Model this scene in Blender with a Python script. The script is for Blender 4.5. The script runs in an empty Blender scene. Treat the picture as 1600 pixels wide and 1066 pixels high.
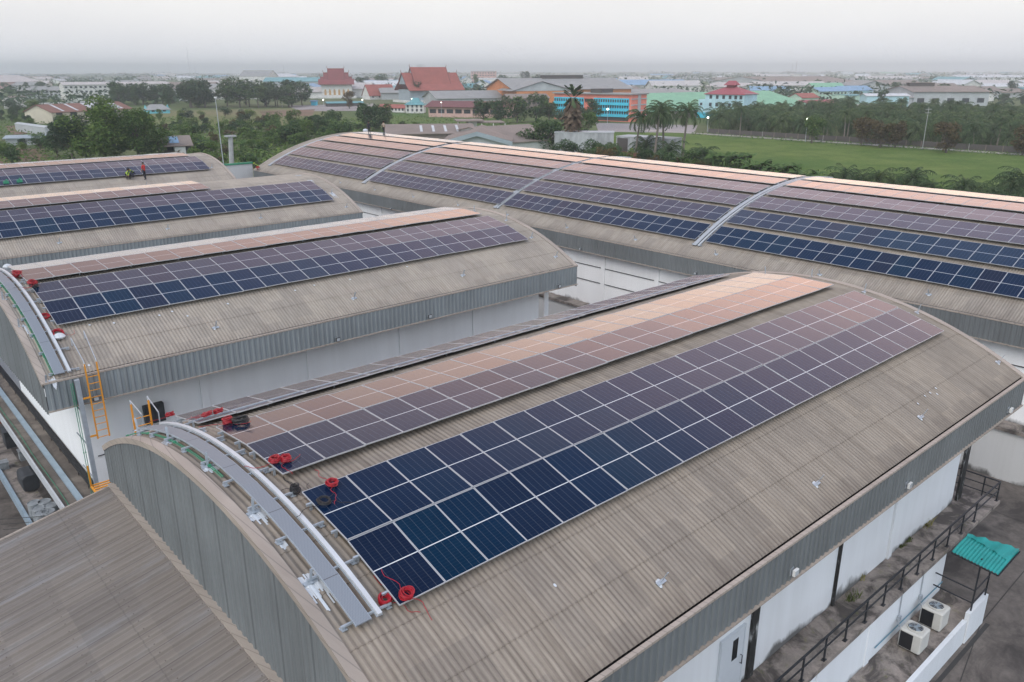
import bpy, bmesh, math, random
from mathutils import Vector, Matrix
R_ = random.Random(7)
sc = bpy.context.scene
COL = sc.collection
H = 20.9                      # camera height above the ground
PW = 1.154                    # panel pitch along a roof

# ------------------------------------------------------------------ camera model (pixels of the 1600x1066 photo)
CF, CP, CY, CR = 1248.6, math.radians(18.737), math.radians(48.467), math.radians(-0.092)
_fw = Vector((math.cos(CY)*math.cos(CP), math.sin(CY)*math.cos(CP), -math.sin(CP)))
_r0 = Vector((math.sin(CY), -math.cos(CY), 0)); _u0 = _r0.cross(_fw)
_r = _r0*math.cos(CR) + _u0*math.sin(CR); _u = _u0*math.cos(CR) - _r0*math.sin(CR)
CAM = Vector((0, 0, H))
def ray(px, py): return _fw + _r*((px-800)/CF) - _u*((py-533)/CF)
def on_x(x, px, py): d = ray(px, py); return CAM + d*(x/d.x)
def on_y(y, px, py): d = ray(px, py); return CAM + d*(y/d.y)
def on_z(z, px, py): d = ray(px, py); return CAM + d*((z-H)/d.z)
def height_at(p, py):         # height above ground of the point over p that is seen at row py
    q = Vector((p[0], p[1], 0))-CAM
    lo, hi = -5.0, 120.0
    for _ in range(50):
        m = (lo+hi)/2; d = Vector((p[0], p[1], m))-CAM
        y = 533-CF*d.dot(_u)/d.dot(_fw)
        if y > py: lo = m
        else: hi = m
    return lo
def depth(p): return (Vector(p)-CAM).dot(_fw)

# ------------------------------------------------------------------ materials
MATS = {}
def N(nt, t, **k):
    n = nt.nodes.new(t)
    for a, b in k.items():
        if a in n.inputs: n.inputs[a].default_value = b
        else: setattr(n, a, b)
    return n
def new_mat(name):
    m = bpy.data.materials.new(name); m.use_nodes = True
    nt = m.node_tree; b = nt.nodes['Principled BSDF']
    MATS[name] = m
    return m, nt, b
def ramp(nt, fac, stops, interp='LINEAR'):
    r = nt.nodes.new('ShaderNodeValToRGB'); r.color_ramp.interpolation = interp
    e = r.color_ramp.elements
    while len(e) < len(stops): e.new(0.5)
    for i, (p, c) in enumerate(stops):
        e[i].position = p; e[i].color = (c[0], c[1], c[2], 1) if hasattr(c, '__len__') else (c, c, c, 1)
    nt.links.new(fac, r.inputs[0]); return r.outputs[0]
def mixc(nt, fac, a, b, mode='MIX'):
    m = nt.nodes.new('ShaderNodeMix'); m.data_type = 'RGBA'; m.blend_type = mode
    for s, v in ((m.inputs[0], fac), (m.inputs[6], a), (m.inputs[7], b)):
        if hasattr(v, 'is_output'): nt.links.new(v, s)
        elif hasattr(v, '__len__'): s.default_value = (v[0], v[1], v[2], 1)
        else: s.default_value = v
    return m.outputs[2]
def math_(nt, op, a, b=None, c=None):
    m = nt.nodes.new('ShaderNodeMath'); m.operation = op
    for s, v in zip(m.inputs, (a, b, c)):
        if v is None: continue
        if hasattr(v, 'is_output'): nt.links.new(v, s)
        else: s.default_value = v
    return m.outputs[0]
def coords(nt, kind='Object', scale=(1, 1, 1), loc=(0, 0, 0)):
    t = nt.nodes.new('ShaderNodeTexCoord'); mp = nt.nodes.new('ShaderNodeMapping')
    mp.inputs['Scale'].default_value = scale; mp.inputs['Location'].default_value = loc
    nt.links.new(t.outputs[kind], mp.inputs[0]); return mp.outputs[0]
def noise(nt, vec, scale, detail=4, rough=.55, dist=0):
    n = N(nt, 'ShaderNodeTexNoise', Scale=scale, Detail=detail, Roughness=rough, Distortion=dist)
    nt.links.new(vec, n.inputs['Vector']); return n.outputs['Fac']
def bump(nt, b, h, strength=.3, distance=.02):
    n = N(nt, 'ShaderNodeBump', Strength=strength, Distance=distance)
    nt.links.new(h, n.inputs['Height']); nt.links.new(n.outputs[0], b.inputs['Normal'])
def plain(name, col, rough=.7, metal=0, var=.15, scale=1.5, kind='Object', stretch=(1, 1, 1)):
    m, nt, b = new_mat(name)
    v = coords(nt, kind, stretch); f = noise(nt, v, scale, 5)
    lo = [c*(1-var) for c in col]; hi = [min(1, c*(1+var)) for c in col]
    nt.links.new(ramp(nt, f, [(.3, lo), (.7, hi)]), b.inputs['Base Color'])
    b.inputs['Roughness'].default_value = rough; b.inputs['Metallic'].default_value = metal
    return m
def emit(name, col, s):
    m, nt, b = new_mat(name); b.inputs['Base Color'].default_value = (*col, 1)
    b.inputs['Emission Color'].default_value = (*col, 1); b.inputs['Emission Strength'].default_value = s
    return m

# corrugated fibre cement (UV in metres: u along the ridge, v down the slope)
def roof_mat(name, base, dirt=1.0, pitch=.150, rust=0, vmax=9.2, bolts=True, grime=.65):
    m, nt, b = new_mat(name)
    uv = coords(nt, 'UV')
    sep = N(nt, 'ShaderNodeSeparateXYZ'); nt.links.new(uv, sep.inputs[0])
    big = noise(nt, coords(nt, 'UV', (.05, .12, 1)), 1.0, 5, .6)
    streak = noise(nt, coords(nt, 'UV', (3.2, .16, 1)), 1.0, 5, .65)
    fine = noise(nt, coords(nt, 'UV', (9, 1.3, 1)), 1.0, 6, .7)
    sheet = N(nt, 'ShaderNodeTexWhiteNoise'); sheet.noise_dimensions = '2D'
    su = math_(nt, 'FLOOR', math_(nt, 'DIVIDE', sep.outputs[0], pitch*5.5))
    sv = math_(nt, 'FLOOR', math_(nt, 'DIVIDE', sep.outputs[1], 1.45))
    cmb = N(nt, 'ShaderNodeCombineXYZ'); nt.links.new(su, cmb.inputs[0]); nt.links.new(sv, cmb.inputs[1])
    nt.links.new(cmb.outputs[0], sheet.inputs['Vector'])
    c = ramp(nt, big, [(.25, [k*.90 for k in base]), (.75, [k*1.08 for k in base])])
    c = mixc(nt, .8, c, ramp(nt, sheet.outputs['Value'], [(0, (.86, .86, .87)), (1, (1.1, 1.09, 1.07))]), 'MULTIPLY')
    c = mixc(nt, .75*dirt, c, ramp(nt, streak, [(.32, (.50, .47, .44)), (.55, (1, 1, 1)), (.8, (1.12, 1.11, 1.1))]), 'MULTIPLY')
    c = mixc(nt, .7 if bolts else .3, c, ramp(nt, fine, [(.3, (.72, .70, .68)), (.6, (1.03, 1.03, 1.03))]), 'MULTIPLY')
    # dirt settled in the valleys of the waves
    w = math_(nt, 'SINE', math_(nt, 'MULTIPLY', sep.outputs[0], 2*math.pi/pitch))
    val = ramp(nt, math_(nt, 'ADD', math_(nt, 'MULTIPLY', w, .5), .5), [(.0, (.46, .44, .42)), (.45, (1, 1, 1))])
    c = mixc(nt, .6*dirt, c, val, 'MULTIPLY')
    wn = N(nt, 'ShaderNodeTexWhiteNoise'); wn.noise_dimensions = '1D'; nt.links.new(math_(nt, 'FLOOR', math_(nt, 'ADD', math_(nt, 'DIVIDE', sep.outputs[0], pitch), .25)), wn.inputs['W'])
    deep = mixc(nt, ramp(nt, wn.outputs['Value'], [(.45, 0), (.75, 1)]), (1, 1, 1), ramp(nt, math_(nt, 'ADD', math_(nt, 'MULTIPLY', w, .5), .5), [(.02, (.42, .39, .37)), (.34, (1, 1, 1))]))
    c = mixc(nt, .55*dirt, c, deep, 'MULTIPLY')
    if bolts:     # rusty bolts along the sheet laps and grime washed down to the gutter
        row = 2*vmax/round(2*vmax/1.45); fv = math_(nt, 'FRACT', math_(nt, 'DIVIDE', math_(nt, 'ADD', sep.outputs[1], vmax+row*.5), row))
        near = math_(nt, 'LESS_THAN', math_(nt, 'ABSOLUTE', math_(nt, 'SUBTRACT', fv, .47)), .016)
        bu = math_(nt, 'LESS_THAN', math_(nt, 'FRACT', math_(nt, 'DIVIDE', sep.outputs[0], pitch*3)), .10)
        c = mixc(nt, math_(nt, 'MULTIPLY', math_(nt, 'MULTIPLY', near, bu), .8*grime), c, (.06, .045, .04))
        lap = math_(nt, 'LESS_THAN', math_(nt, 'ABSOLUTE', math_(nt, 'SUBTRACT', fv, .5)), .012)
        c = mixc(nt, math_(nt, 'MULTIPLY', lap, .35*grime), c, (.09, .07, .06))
        dv = math_(nt, 'SUBTRACT', vmax, math_(nt, 'ABSOLUTE', sep.outputs[1]))
        gr = math_(nt, 'SUBTRACT', math_(nt, 'MULTIPLY', noise(nt, coords(nt, 'UV', (2.0, .35, 1)), 1.0, 6, .75), 2.2), dv)
        c = mixc(nt, ramp(nt, gr, [(.55, 0), (1.5, grime)]), c, (.085, .065, .055))
    # lichen spots
    sp = noise(nt, coords(nt, 'UV', (2.2, 1.1, 1)), 3.0, 6, .75)
    c = mixc(nt, ramp(nt, sp, [(.66, 0), (.74, .55)]), c, [k*.42 for k in base])
    if rust:
        lt = noise(nt, coords(nt, 'UV', (1.4, .22, 1)), 1.0, 5, .7); c = mixc(nt, ramp(nt, lt, [(.52, 0), (.72, .6)]), c, (.29, .29, .30))
        dots = math_(nt, 'MULTIPLY', math_(nt, 'LESS_THAN', math_(nt, 'FRACT', math_(nt, 'DIVIDE', sep.outputs[1], 1.35)), .022), math_(nt, 'LESS_THAN', math_(nt, 'ABSOLUTE', math_(nt, 'SUBTRACT', math_(nt, 'FRACT', math_(nt, 'DIVIDE', math_(nt, 'ADD', sep.outputs[0], 4.0), .38)), .77)), .06))
        c = mixc(nt, math_(nt, 'MULTIPLY', dots, .7), c, (.07, .05, .04))
        cross = math_(nt, 'LESS_THAN', math_(nt, 'FRACT', math_(nt, 'DIVIDE', math_(nt, 'ADD', sep.outputs[1], 1.7), 5.6)), .006); c = mixc(nt, math_(nt, 'MULTIPLY', cross, .25), c, (.07, .06, .055))
        for wd_, st_, per_ in ((.045, .45, .76), (.06, .25, .38)):
            c = mixc(nt, math_(nt, 'MULTIPLY', math_(nt, 'LESS_THAN', math_(nt, 'FRACT', math_(nt, 'DIVIDE', math_(nt, 'ADD', sep.outputs[0], .04), per_)), wd_), st_), c, (.06, .05, .045))

        rs = noise(nt, coords(nt, 'UV', (2.0, .8, 1)), 1.0, 6, .72)
        c = mixc(nt, ramp(nt, rs, [(.66, 0), (.76, rust)]), c, (.20, .12, .065))
    nt.links.new(c, b.inputs['Base Color']); b.inputs['Roughness'].default_value = .9
    bump(nt, b, fine, .35, .01)
    return m
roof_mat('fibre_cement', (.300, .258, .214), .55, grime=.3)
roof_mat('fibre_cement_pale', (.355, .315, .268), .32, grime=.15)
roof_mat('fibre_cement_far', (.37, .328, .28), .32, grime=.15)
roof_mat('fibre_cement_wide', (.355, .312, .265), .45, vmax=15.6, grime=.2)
roof_mat('old_sheet', (.235, .205, .180), .28, .38, .9, bolts=False)

# photovoltaic glass: cells, bus lines, centre gap (UV 0..1 on the glass)
def pv_mat():
    m, nt, b = new_mat('photovoltaic_glass')
    uv = coords(nt, 'UV'); sep = N(nt, 'ShaderNodeSeparateXYZ'); nt.links.new(uv, sep.inputs[0])
    def lines(o, n, w):
        f = math_(nt, 'FRACT', math_(nt, 'MULTIPLY', o, n)); d = math_(nt, 'ABSOLUTE', math_(nt, 'SUBTRACT', f, .5))
        return math_(nt, 'GREATER_THAN', d, .5-w)
    u, v = sep.outputs[0], sep.outputs[1]
    col = lines(u, 6, .022); rowl = lines(v, 24, .03)
    mid = math_(nt, 'LESS_THAN', math_(nt, 'ABSOLUTE', math_(nt, 'SUBTRACT', v, .5)), .0062)
    oi = N(nt, 'ShaderNodeObjectInfo')
    cell = ramp(nt, oi.outputs['Random'], [(0, (.002, .019, .045)), (.5, (.0022, .015, .043)), (.8, (.0025, .013, .040)), (.94, (.005, .013, .036)), (1, (.009, .013, .032))])
    big = noise(nt, coords(nt, 'UV', (1, 1.6, 1)), 1.3, 2)
    cell = mixc(nt, .5, cell, ramp(nt, big, [(.3, (.7, .8, .85)), (.7, (1.2, 1.2, 1.15))]), 'MULTIPLY')
    c = mixc(nt, math_(nt, 'MULTIPLY', rowl, .05), cell, (.35, .4, .46))
    c = mixc(nt, math_(nt, 'MULTIPLY', col, .17), c, (.42, .46, .52))
    c = mixc(nt, mid, c, (.62, .64, .66))
    dif = N(nt, 'ShaderNodeBsdfDiffuse'); nt.links.new(c, dif.inputs['Color'])
    gl = N(nt, 'ShaderNodeBsdfGlossy'); nt.links.new(ramp(nt, noise(nt, coords(nt, 'Object', (1, 1, 1)), 2.3, 4), [(.3, .09), (.7, .19)]), gl.inputs['Roughness'])
    gl.inputs['Color'].default_value = (.97, .96, .97, 1)
    lw = N(nt, 'ShaderNodeLayerWeight', Blend=.5)
    fac = math_(nt, 'MINIMUM', math_(nt, 'ADD', math_(nt, 'MULTIPLY', math_(nt, 'POWER', lw.outputs['Facing'], 4.2), 1.25), .004), .97)
    mx = N(nt, 'ShaderNodeMixShader'); nt.links.new(fac, mx.inputs[0])
    nt.links.new(dif.outputs[0], mx.inputs[1]); nt.links.new(gl.outputs[0], mx.inputs[2])
    nt.links.new(mx.outputs[0], nt.nodes['Material Output'].inputs[0])
pv_mat()
plain('aluminium', (.52, .53, .54), .45, .35, .06, 3)
plain('galvanised', (.42, .46, .50), .5, .35, .12, 6)
plain('deck_pale', (.40, .42, .44), .5, .1, .08, 2)
plain('tray_white', (.56, .58, .60), .45, .1, .07, 2)

def N_sep(nt, v):
    s = N(nt, 'ShaderNodeSeparateXYZ'); nt.links.new(v, s.inputs[0]); return s.outputs[0]
def cladding(name, base, stain=(.16, .12, .09)):
    m, nt, b = new_mat(name)
    g = coords(nt, 'UV'); 
    st = noise(nt, coords(nt, 'UV', (1.6, .18, 1)), 1.0, 6, .7)
    bg = noise(nt, coords(nt, 'UV', (.15, .3, 1)), 1.0, 3)
    c = ramp(nt, bg, [(.3, [k*.85 for k in base]), (.7, [k*1.15 for k in base])])
    c = mixc(nt, .45, c, ramp(nt, st, [(.3, (.6, .58, .56)), (.6, (1.05, 1.05, 1.05))]), 'MULTIPLY')
    gv = math_(nt, 'FRACT', math_(nt, 'DIVIDE', N_sep(nt, g), .25)); c = mixc(nt, math_(nt, 'MULTIPLY', math_(nt, 'LESS_THAN', gv, .10), .35), c, (.05, .052, .055))  # groove shade painted into the colour at each rib, to sharpen the relief
    rs = noise(nt, coords(nt, 'UV', (2.5, .5, 1)), 1.4, 6, .75)
    c = mixc(nt, ramp(nt, rs, [(.68, 0), (.86, .4)]), c, stain)
    nt.links.new(c, b.inputs['Base Color']); b.inputs['Roughness'].default_value = .62
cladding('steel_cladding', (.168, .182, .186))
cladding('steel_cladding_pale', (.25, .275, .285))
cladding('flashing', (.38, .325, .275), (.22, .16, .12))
plain('gutter_dark', (.045, .042, .04), .9)

# painted render with mould creeping up from each ledge (z of the ledge given)
def wall_mat(name, base, z0, amount=1.0, top=None):
    m, nt, b = new_mat(name)
    t = N(nt, 'ShaderNodeNewGeometry'); sep = N(nt, 'ShaderNodeSeparateXYZ'); nt.links.new(t.outputs['Position'], sep.inputs[0])
    pos = t.outputs['Position']
    mp = N(nt, 'ShaderNodeMapping'); mp.inputs['Scale'].default_value = (1, 1, .35); nt.links.new(pos, mp.inputs[0])
    n1 = noise(nt, mp.outputs[0], 1.1, 7, .72); n2 = noise(nt, mp.outputs[0], .35, 3)
    h = math_(nt, 'SUBTRACT', sep.outputs[2], z0)
    h = math_(nt, 'ADD', math_(nt, 'ABSOLUTE', h), math_(nt, 'MULTIPLY', math_(nt, 'LESS_THAN', h, -.02), 6))
    n3 = noise(nt, pos, .3, 3, .6)
    k = math_(nt, 'ADD', math_(nt, 'MULTIPLY', n1, 1.1*amount), math_(nt, 'MULTIPLY', ramp(nt, n3, [(.42, 0), (.62, 1)]), .62*amount))
    k = math_(nt, 'SUBTRACT', k, math_(nt, 'MULTIPLY', h, 1.25))
    mask = ramp(nt, k, [(.58, 0), (.95, .88)])
    c = ramp(nt, n2, [(.3, [x*.9 for x in base]), (.7, base)])
    run = N(nt, 'ShaderNodeMapping'); run.inputs['Scale'].default_value = (2.5, 2.5, .12); nt.links.new(pos, run.inputs[0])
    c = mixc(nt, .16, c, ramp(nt, noise(nt, run.outputs[0], 1, 6, .7), [(.35, (.72, .71, .68)), (.6, (1, 1, 1))]), 'MULTIPLY')
    c = mixc(nt, mask, c, (.06, .055, .048))
    nt.links.new(c, b.inputs['Base Color']); b.inputs['Roughness'].default_value = .8
wall_mat('white_render', (.82, .84, .86), 3.0, 1.12)
wall_mat('white_render_bright', (.93, .94, .94), 3.0, .8)
wall_mat('white_render_low', (.80, .83, .86), 1.0, .75)
def mould():
    m, nt, b = new_mat('stained_pilaster'); t = N(nt, 'ShaderNodeNewGeometry'); mp = N(nt, 'ShaderNodeMapping'); mp.inputs['Scale'].default_value = (1, 1, .3); nt.links.new(t.outputs['Position'], mp.inputs[0])
    nt.links.new(ramp(nt, noise(nt, mp.outputs[0], 3.2, 8, .75), [(.35, (.012, .012, .011)), (.56, (.035, .034, .032)), (.62, (.30, .31, .31)), (.75, (.6, .61, .62))]), b.inputs['Base Color']); b.inputs['Roughness'].default_value = .9
mould()
wall_mat('old_white_wall', (.62, .62, .61), 0.0, 1.15)

def concrete(name, a, b2, scale=.5, moss=0.0, dark=.5):
    m, nt, b = new_mat(name)
    t = N(nt, 'ShaderNodeNewGeometry'); p = t.outputs['Position']
    n1 = noise(nt, p, scale, 8, .68, .6); n2 = noise(nt, p, scale*6, 6, .7); n3 = noise(nt, p, scale*.45, 6, .65, .8)
    c = ramp(nt, n1, [(.3, a), (.7, b2)])
    c = mixc(nt, .6, c, ramp(nt, n2, [(.3, (.65, .65, .65)), (.65, (1.08, 1.08, 1.08))]), 'MULTIPLY')
    c = mixc(nt, ramp(nt, n3, [(.47, 0), (.6, dark)]), c, (.035, .03, .028))
    if moss:
        n4 = noise(nt, p, scale*2.2, 6, .7)
        c = mixc(nt, ramp(nt, n4, [(.58, 0), (.7, moss)]), c, (.16, .17, .045))
    nt.links.new(c, b.inputs['Base Color']); b.inputs['Roughness'].default_value = .92
    bump(nt, b, n2, .3, .02)
concrete('yard_concrete', (.095, .082, .072), (.20, .172, .152), .7, 0, .7)
concrete('ledge_concrete', (.20, .175, .155), (.36, .31, .275), 1.7, .45, .8)
concrete('dusty_slab', (.19, .16, .135), (.30, .26, .22), .6, 0, .5)
plain('red_rubber', (.34, .008, .018), .45, 0, .25, 8)
plain('black_rubber', (.018, .018, .02), .55, 0, .3, 8)
plain('green_conduit', (.03, .24, .13), .5, 0, .15, 3)
plain('yellow_paint', (.72, .30, .025), .5, 0, .12, 4)
plain('black_steel', (.030, .033, .038), .55, .2, .25, 5)
plain('sealant', (.56, .59, .62), .55, 0, .08, 6)
plain('lamp_black', (.03, .03, .03), .4)
plain('lamp_white', (.72, .72, .70), .4)
plain('lamp_glass', (.45, .48, .5), .15)
plain('casing', (.56, .55, .51), .5, 0, .06, 3)
plain('coil_black', (.016, .016, .018), .5)
plain('pipe_blue', (.10, .24, .32), .5)
plain('duct_blue', (.30, .38, .44), .5, .1, .1, 2)
plain('copper_rust', (.22, .08, .05), .7)
plain('steel_drum', (.30, .32, .33), .5, .3, .3, 3)
plain('dark_tank', (.045, .048, .052), .6, .1, .3, 2)
plain('door_white', (.62, .66, .70), .4, 0, .03, 2)
plain('pane_dark', (.012, .016, .02), .15)
plain('teal_sheet', (.02, .28, .265), .4, 0, .12, 2)
plain('helmet_white', (.8, .8, .8), .35)

# ------------------------------------------------------------------ mesh builder
class MB:
    def __init__(s): s.v = []; s.f = []; s.m = []; s.uv = []
    def add(s, vs, fs, mat=0, uvs=None):
        o = len(s.v); s.v += [tuple(x) for x in vs]
        for i, f in enumerate(fs):
            s.f.append([o+k for k in f]); s.m.append(mat)
            s.uv.append(uvs[i] if uvs else [(vs[k][0]+vs[k][1]*.37, vs[k][2]+vs[k][1]*.63) for k in f])
    def box(s, x0, x1, y0, y1, z0, z1, mat=0, M=None):
        vs = [Vector((x, y, z)) for z in (z0, z1) for y in (y0, y1) for x in (x0, x1)]
        if M: vs = [M @ v for v in vs]
        s.add(vs, [(0, 2, 3, 1), (4, 5, 7, 6), (0, 1, 5, 4), (2, 6, 7, 3), (0, 4, 6, 2), (1, 3, 7, 5)], mat)
    def beam(s, a, b, w, h=None, mat=0, up=Vector((0, 0, 1))):
        a, b = Vector(a), Vector(b); h = h or w; d = (b-a).normalized()
        x = d.cross(up); x = x.normalized() if x.length > 1e-4 else Vector((1, 0, 0)); y = x.cross(d).normalized()
        vs = [p+x*sx*w/2+y*sy*h/2 for p in (a, b) for sx, sy in ((-1, -1), (1, -1), (1, 1), (-1, 1))]
        s.add(vs, [(3, 2, 1, 0), (4, 5, 6, 7), (0, 1, 5, 4), (1, 2, 6, 5), (2, 3, 7, 6), (3, 0, 4, 7)], mat)
    def tube(s, pts, r, n=8, mat=0, cap=True, closed=False):
        pts = [Vector(p) for p in pts]; rs = r if hasattr(r, '__len__') else [r]*len(pts)
        vs = []; prev = None; m = len(pts)
        for i, p in enumerate(pts):
            a = pts[i-1] if (i > 0 or closed) else p; b = pts[(i+1) % m] if (i < m-1 or closed) else p
            d = (b-a).normalized()
            x = d.orthogonal().normalized() if prev is None else (prev-d*prev.dot(d)).normalized()
            prev = x; y = d.cross(x)
            for k in range(n):
                t = 2*math.pi*k/n; vs.append(p+(x*math.cos(t)+y*math.sin(t))*rs[i])
        fs = []
        for i in range(m if closed else m-1):
            j = (i+1) % m
            for k in range(n):
                k2 = (k+1) % n; fs.append((i*n+k, i*n+k2, j*n+k2, j*n+k))
        if cap and not closed: fs += [tuple(range(n))[::-1], tuple(range((m-1)*n, m*n))]
        s.add(vs, fs, mat)
    def lathe(s, prof, n=16, mat=0, c=(0, 0, 0)):
        vs = []; 
        for r, z in prof:
            for k in range(n):
                t = 2*math.pi*k/n; vs.append((c[0]+r*math.cos(t), c[1]+r*math.sin(t), c[2]+z))
        fs = []
        for i in range(len(prof)-1):
            for k in range(n): fs.append((i*n+k, i*n+(k+1) % n, (i+1)*n+(k+1) % n, (i+1)*n+k))
        s.add(vs, fs, mat)
    def build(s, name, mats, parent=None, smooth=False, at=None):
        me = bpy.data.meshes.new(name)
        o0 = Vector(at) if at is not None else Vector((0, 0, 0))
        me.from_pydata([tuple(Vector(v)-o0) for v in s.v], [], s.f)
        me.polygons.foreach_set('material_index', s.m)
        uvl = me.uv_layers.new(name='UVMap')
        uvl.data.foreach_set('uv', [c for f in s.uv for p in f for c in p])
        for mt in (mats if isinstance(mats, (list, tuple)) else [mats]): me.materials.append(MATS[mt])
        if smooth: me.polygons.foreach_set('use_smooth', [True]*len(s.f))
        me.update()
        o = bpy.data.objects.new(name, me); COL.objects.link(o)
        if parent is not None:
            o.parent = parent; o.location = o0-world_loc(parent)
        else: o.location = o0
        return o
def world_loc(o):
    l = Vector(o.location)
    while o.parent is not None: o = o.parent; l += Vector(o.location)
    return l
def tag(o, label=None, cat=None, group=None, kind=None):
    if label: o['label'] = label
    if cat: o['category'] = cat
    if group: o['group'] = group
    if kind: o['kind'] = kind
    return o
def thing(name, label, cat, loc=(0, 0, 0), group=None):
    o = bpy.data.objects.new(name, None); COL.objects.link(o); o.location = loc
    o.empty_display_size = .3
    return tag(o, label, cat, group)
def dup(root, loc, rotz=None, label=None, scale=None):
    r = root.copy(); COL.objects.link(r); r.location = loc
    if rotz is not None: r.rotation_euler = (0, 0, rotz)
    if scale is not None: r.scale = (scale, scale, scale) if not hasattr(scale, '__len__') else scale
    if label: r['label'] = label
    for ch in list(root.children):
        c = ch.copy(); COL.objects.link(c); c.parent = r
        for g in ch.children:
            d = g.copy(); COL.objects.link(d); d.parent = c
    return r
# ------------------------------------------------------------------ warehouses
class Arc:
    def __init__(s, axis, c, zc, R, hw): s.axis, s.c, s.zc, s.R, s.hw = axis, c, zc, R, hw
    def P(s, u, w, z): return Vector((u, s.c+w, z)) if s.axis == 'X' else Vector((s.c+w, u, z))
    def z(s, w, off=0): return s.zc+math.sqrt((s.R+off)**2-w*w)
    def A(s, w): return math.asin(w/s.R)
    def pt(s, u, a, off=0): return s.P(u, (s.R+off)*math.sin(a), s.zc+(s.R+off)*math.cos(a))
PITCH = .150; AMP = .015
def wave(u): return AMP*math.sin(2*math.pi*u/PITCH)
def roof_mesh(A, u0, u1, per=6, edge=.14, row=1.45, seg=2):
    mb = MB(); amax = A.A(A.hw-edge)
    nrow = int(round(2*amax*A.R/row)); lines = []
    for i in range(nrow):
        a0, a1 = -amax+2*amax*i/nrow, -amax+2*amax*(i+1)/nrow
        lo_left = (a0+a1)/2 < 0
        for k in range(seg+1):
            t = k/seg
            lift = .016*(1-t if lo_left else t)
            lines.append((a0+(a1-a0)*t, lift))
    n = int((u1-u0)/PITCH*per)+1; us = [u0+(u1-u0)*i/(n-1) for i in range(n)]
    vs, uvs = [], []
    for u in us:
        for a, l in lines:
            vs.append(A.pt(u, a, wave(u)+l)); uvs.append((u, a*A.R))
    m = len(lines); fs = [(i*m+j, (i+1)*m+j, (i+1)*m+j+1, i*m+j+1) for i in range(n-1) for j in range(m-1)]
    mb.add(vs, fs, 0, [[uvs[k] for k in f] for f in fs])
    return mb
def ribbed(P0, along, length, zlo, zhi, out, pitch=.25, d=.04):
    """profiled sheet: P0 origin (Vector), along/out unit vectors; zlo, zhi functions of distance"""
    mb = MB(); s = 0; pr = []
    while s < length-1e-6:
        for ds, h in ((0, 0), (.50, 0), (.60, 1), (.90, 1)):
            t = s+ds*pitch
            if t < length: pr.append((t, h*d))
        s += pitch
    pr.append((length, 0))
    vs, uvs = [], []
    for t, h in pr:
        p = P0+along*t+out*h
        for z in (zlo(t), zhi(t)): vs.append(Vector((p.x, p.y, z))); uvs.append((t, z))
    fs = [(2*i, 2*i+2, 2*i+3, 2*i+1) for i in range(len(pr)-1)]
    mb.add(vs, fs, 0, [[uvs[k] for k in f] for f in fs])
    return mb
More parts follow.
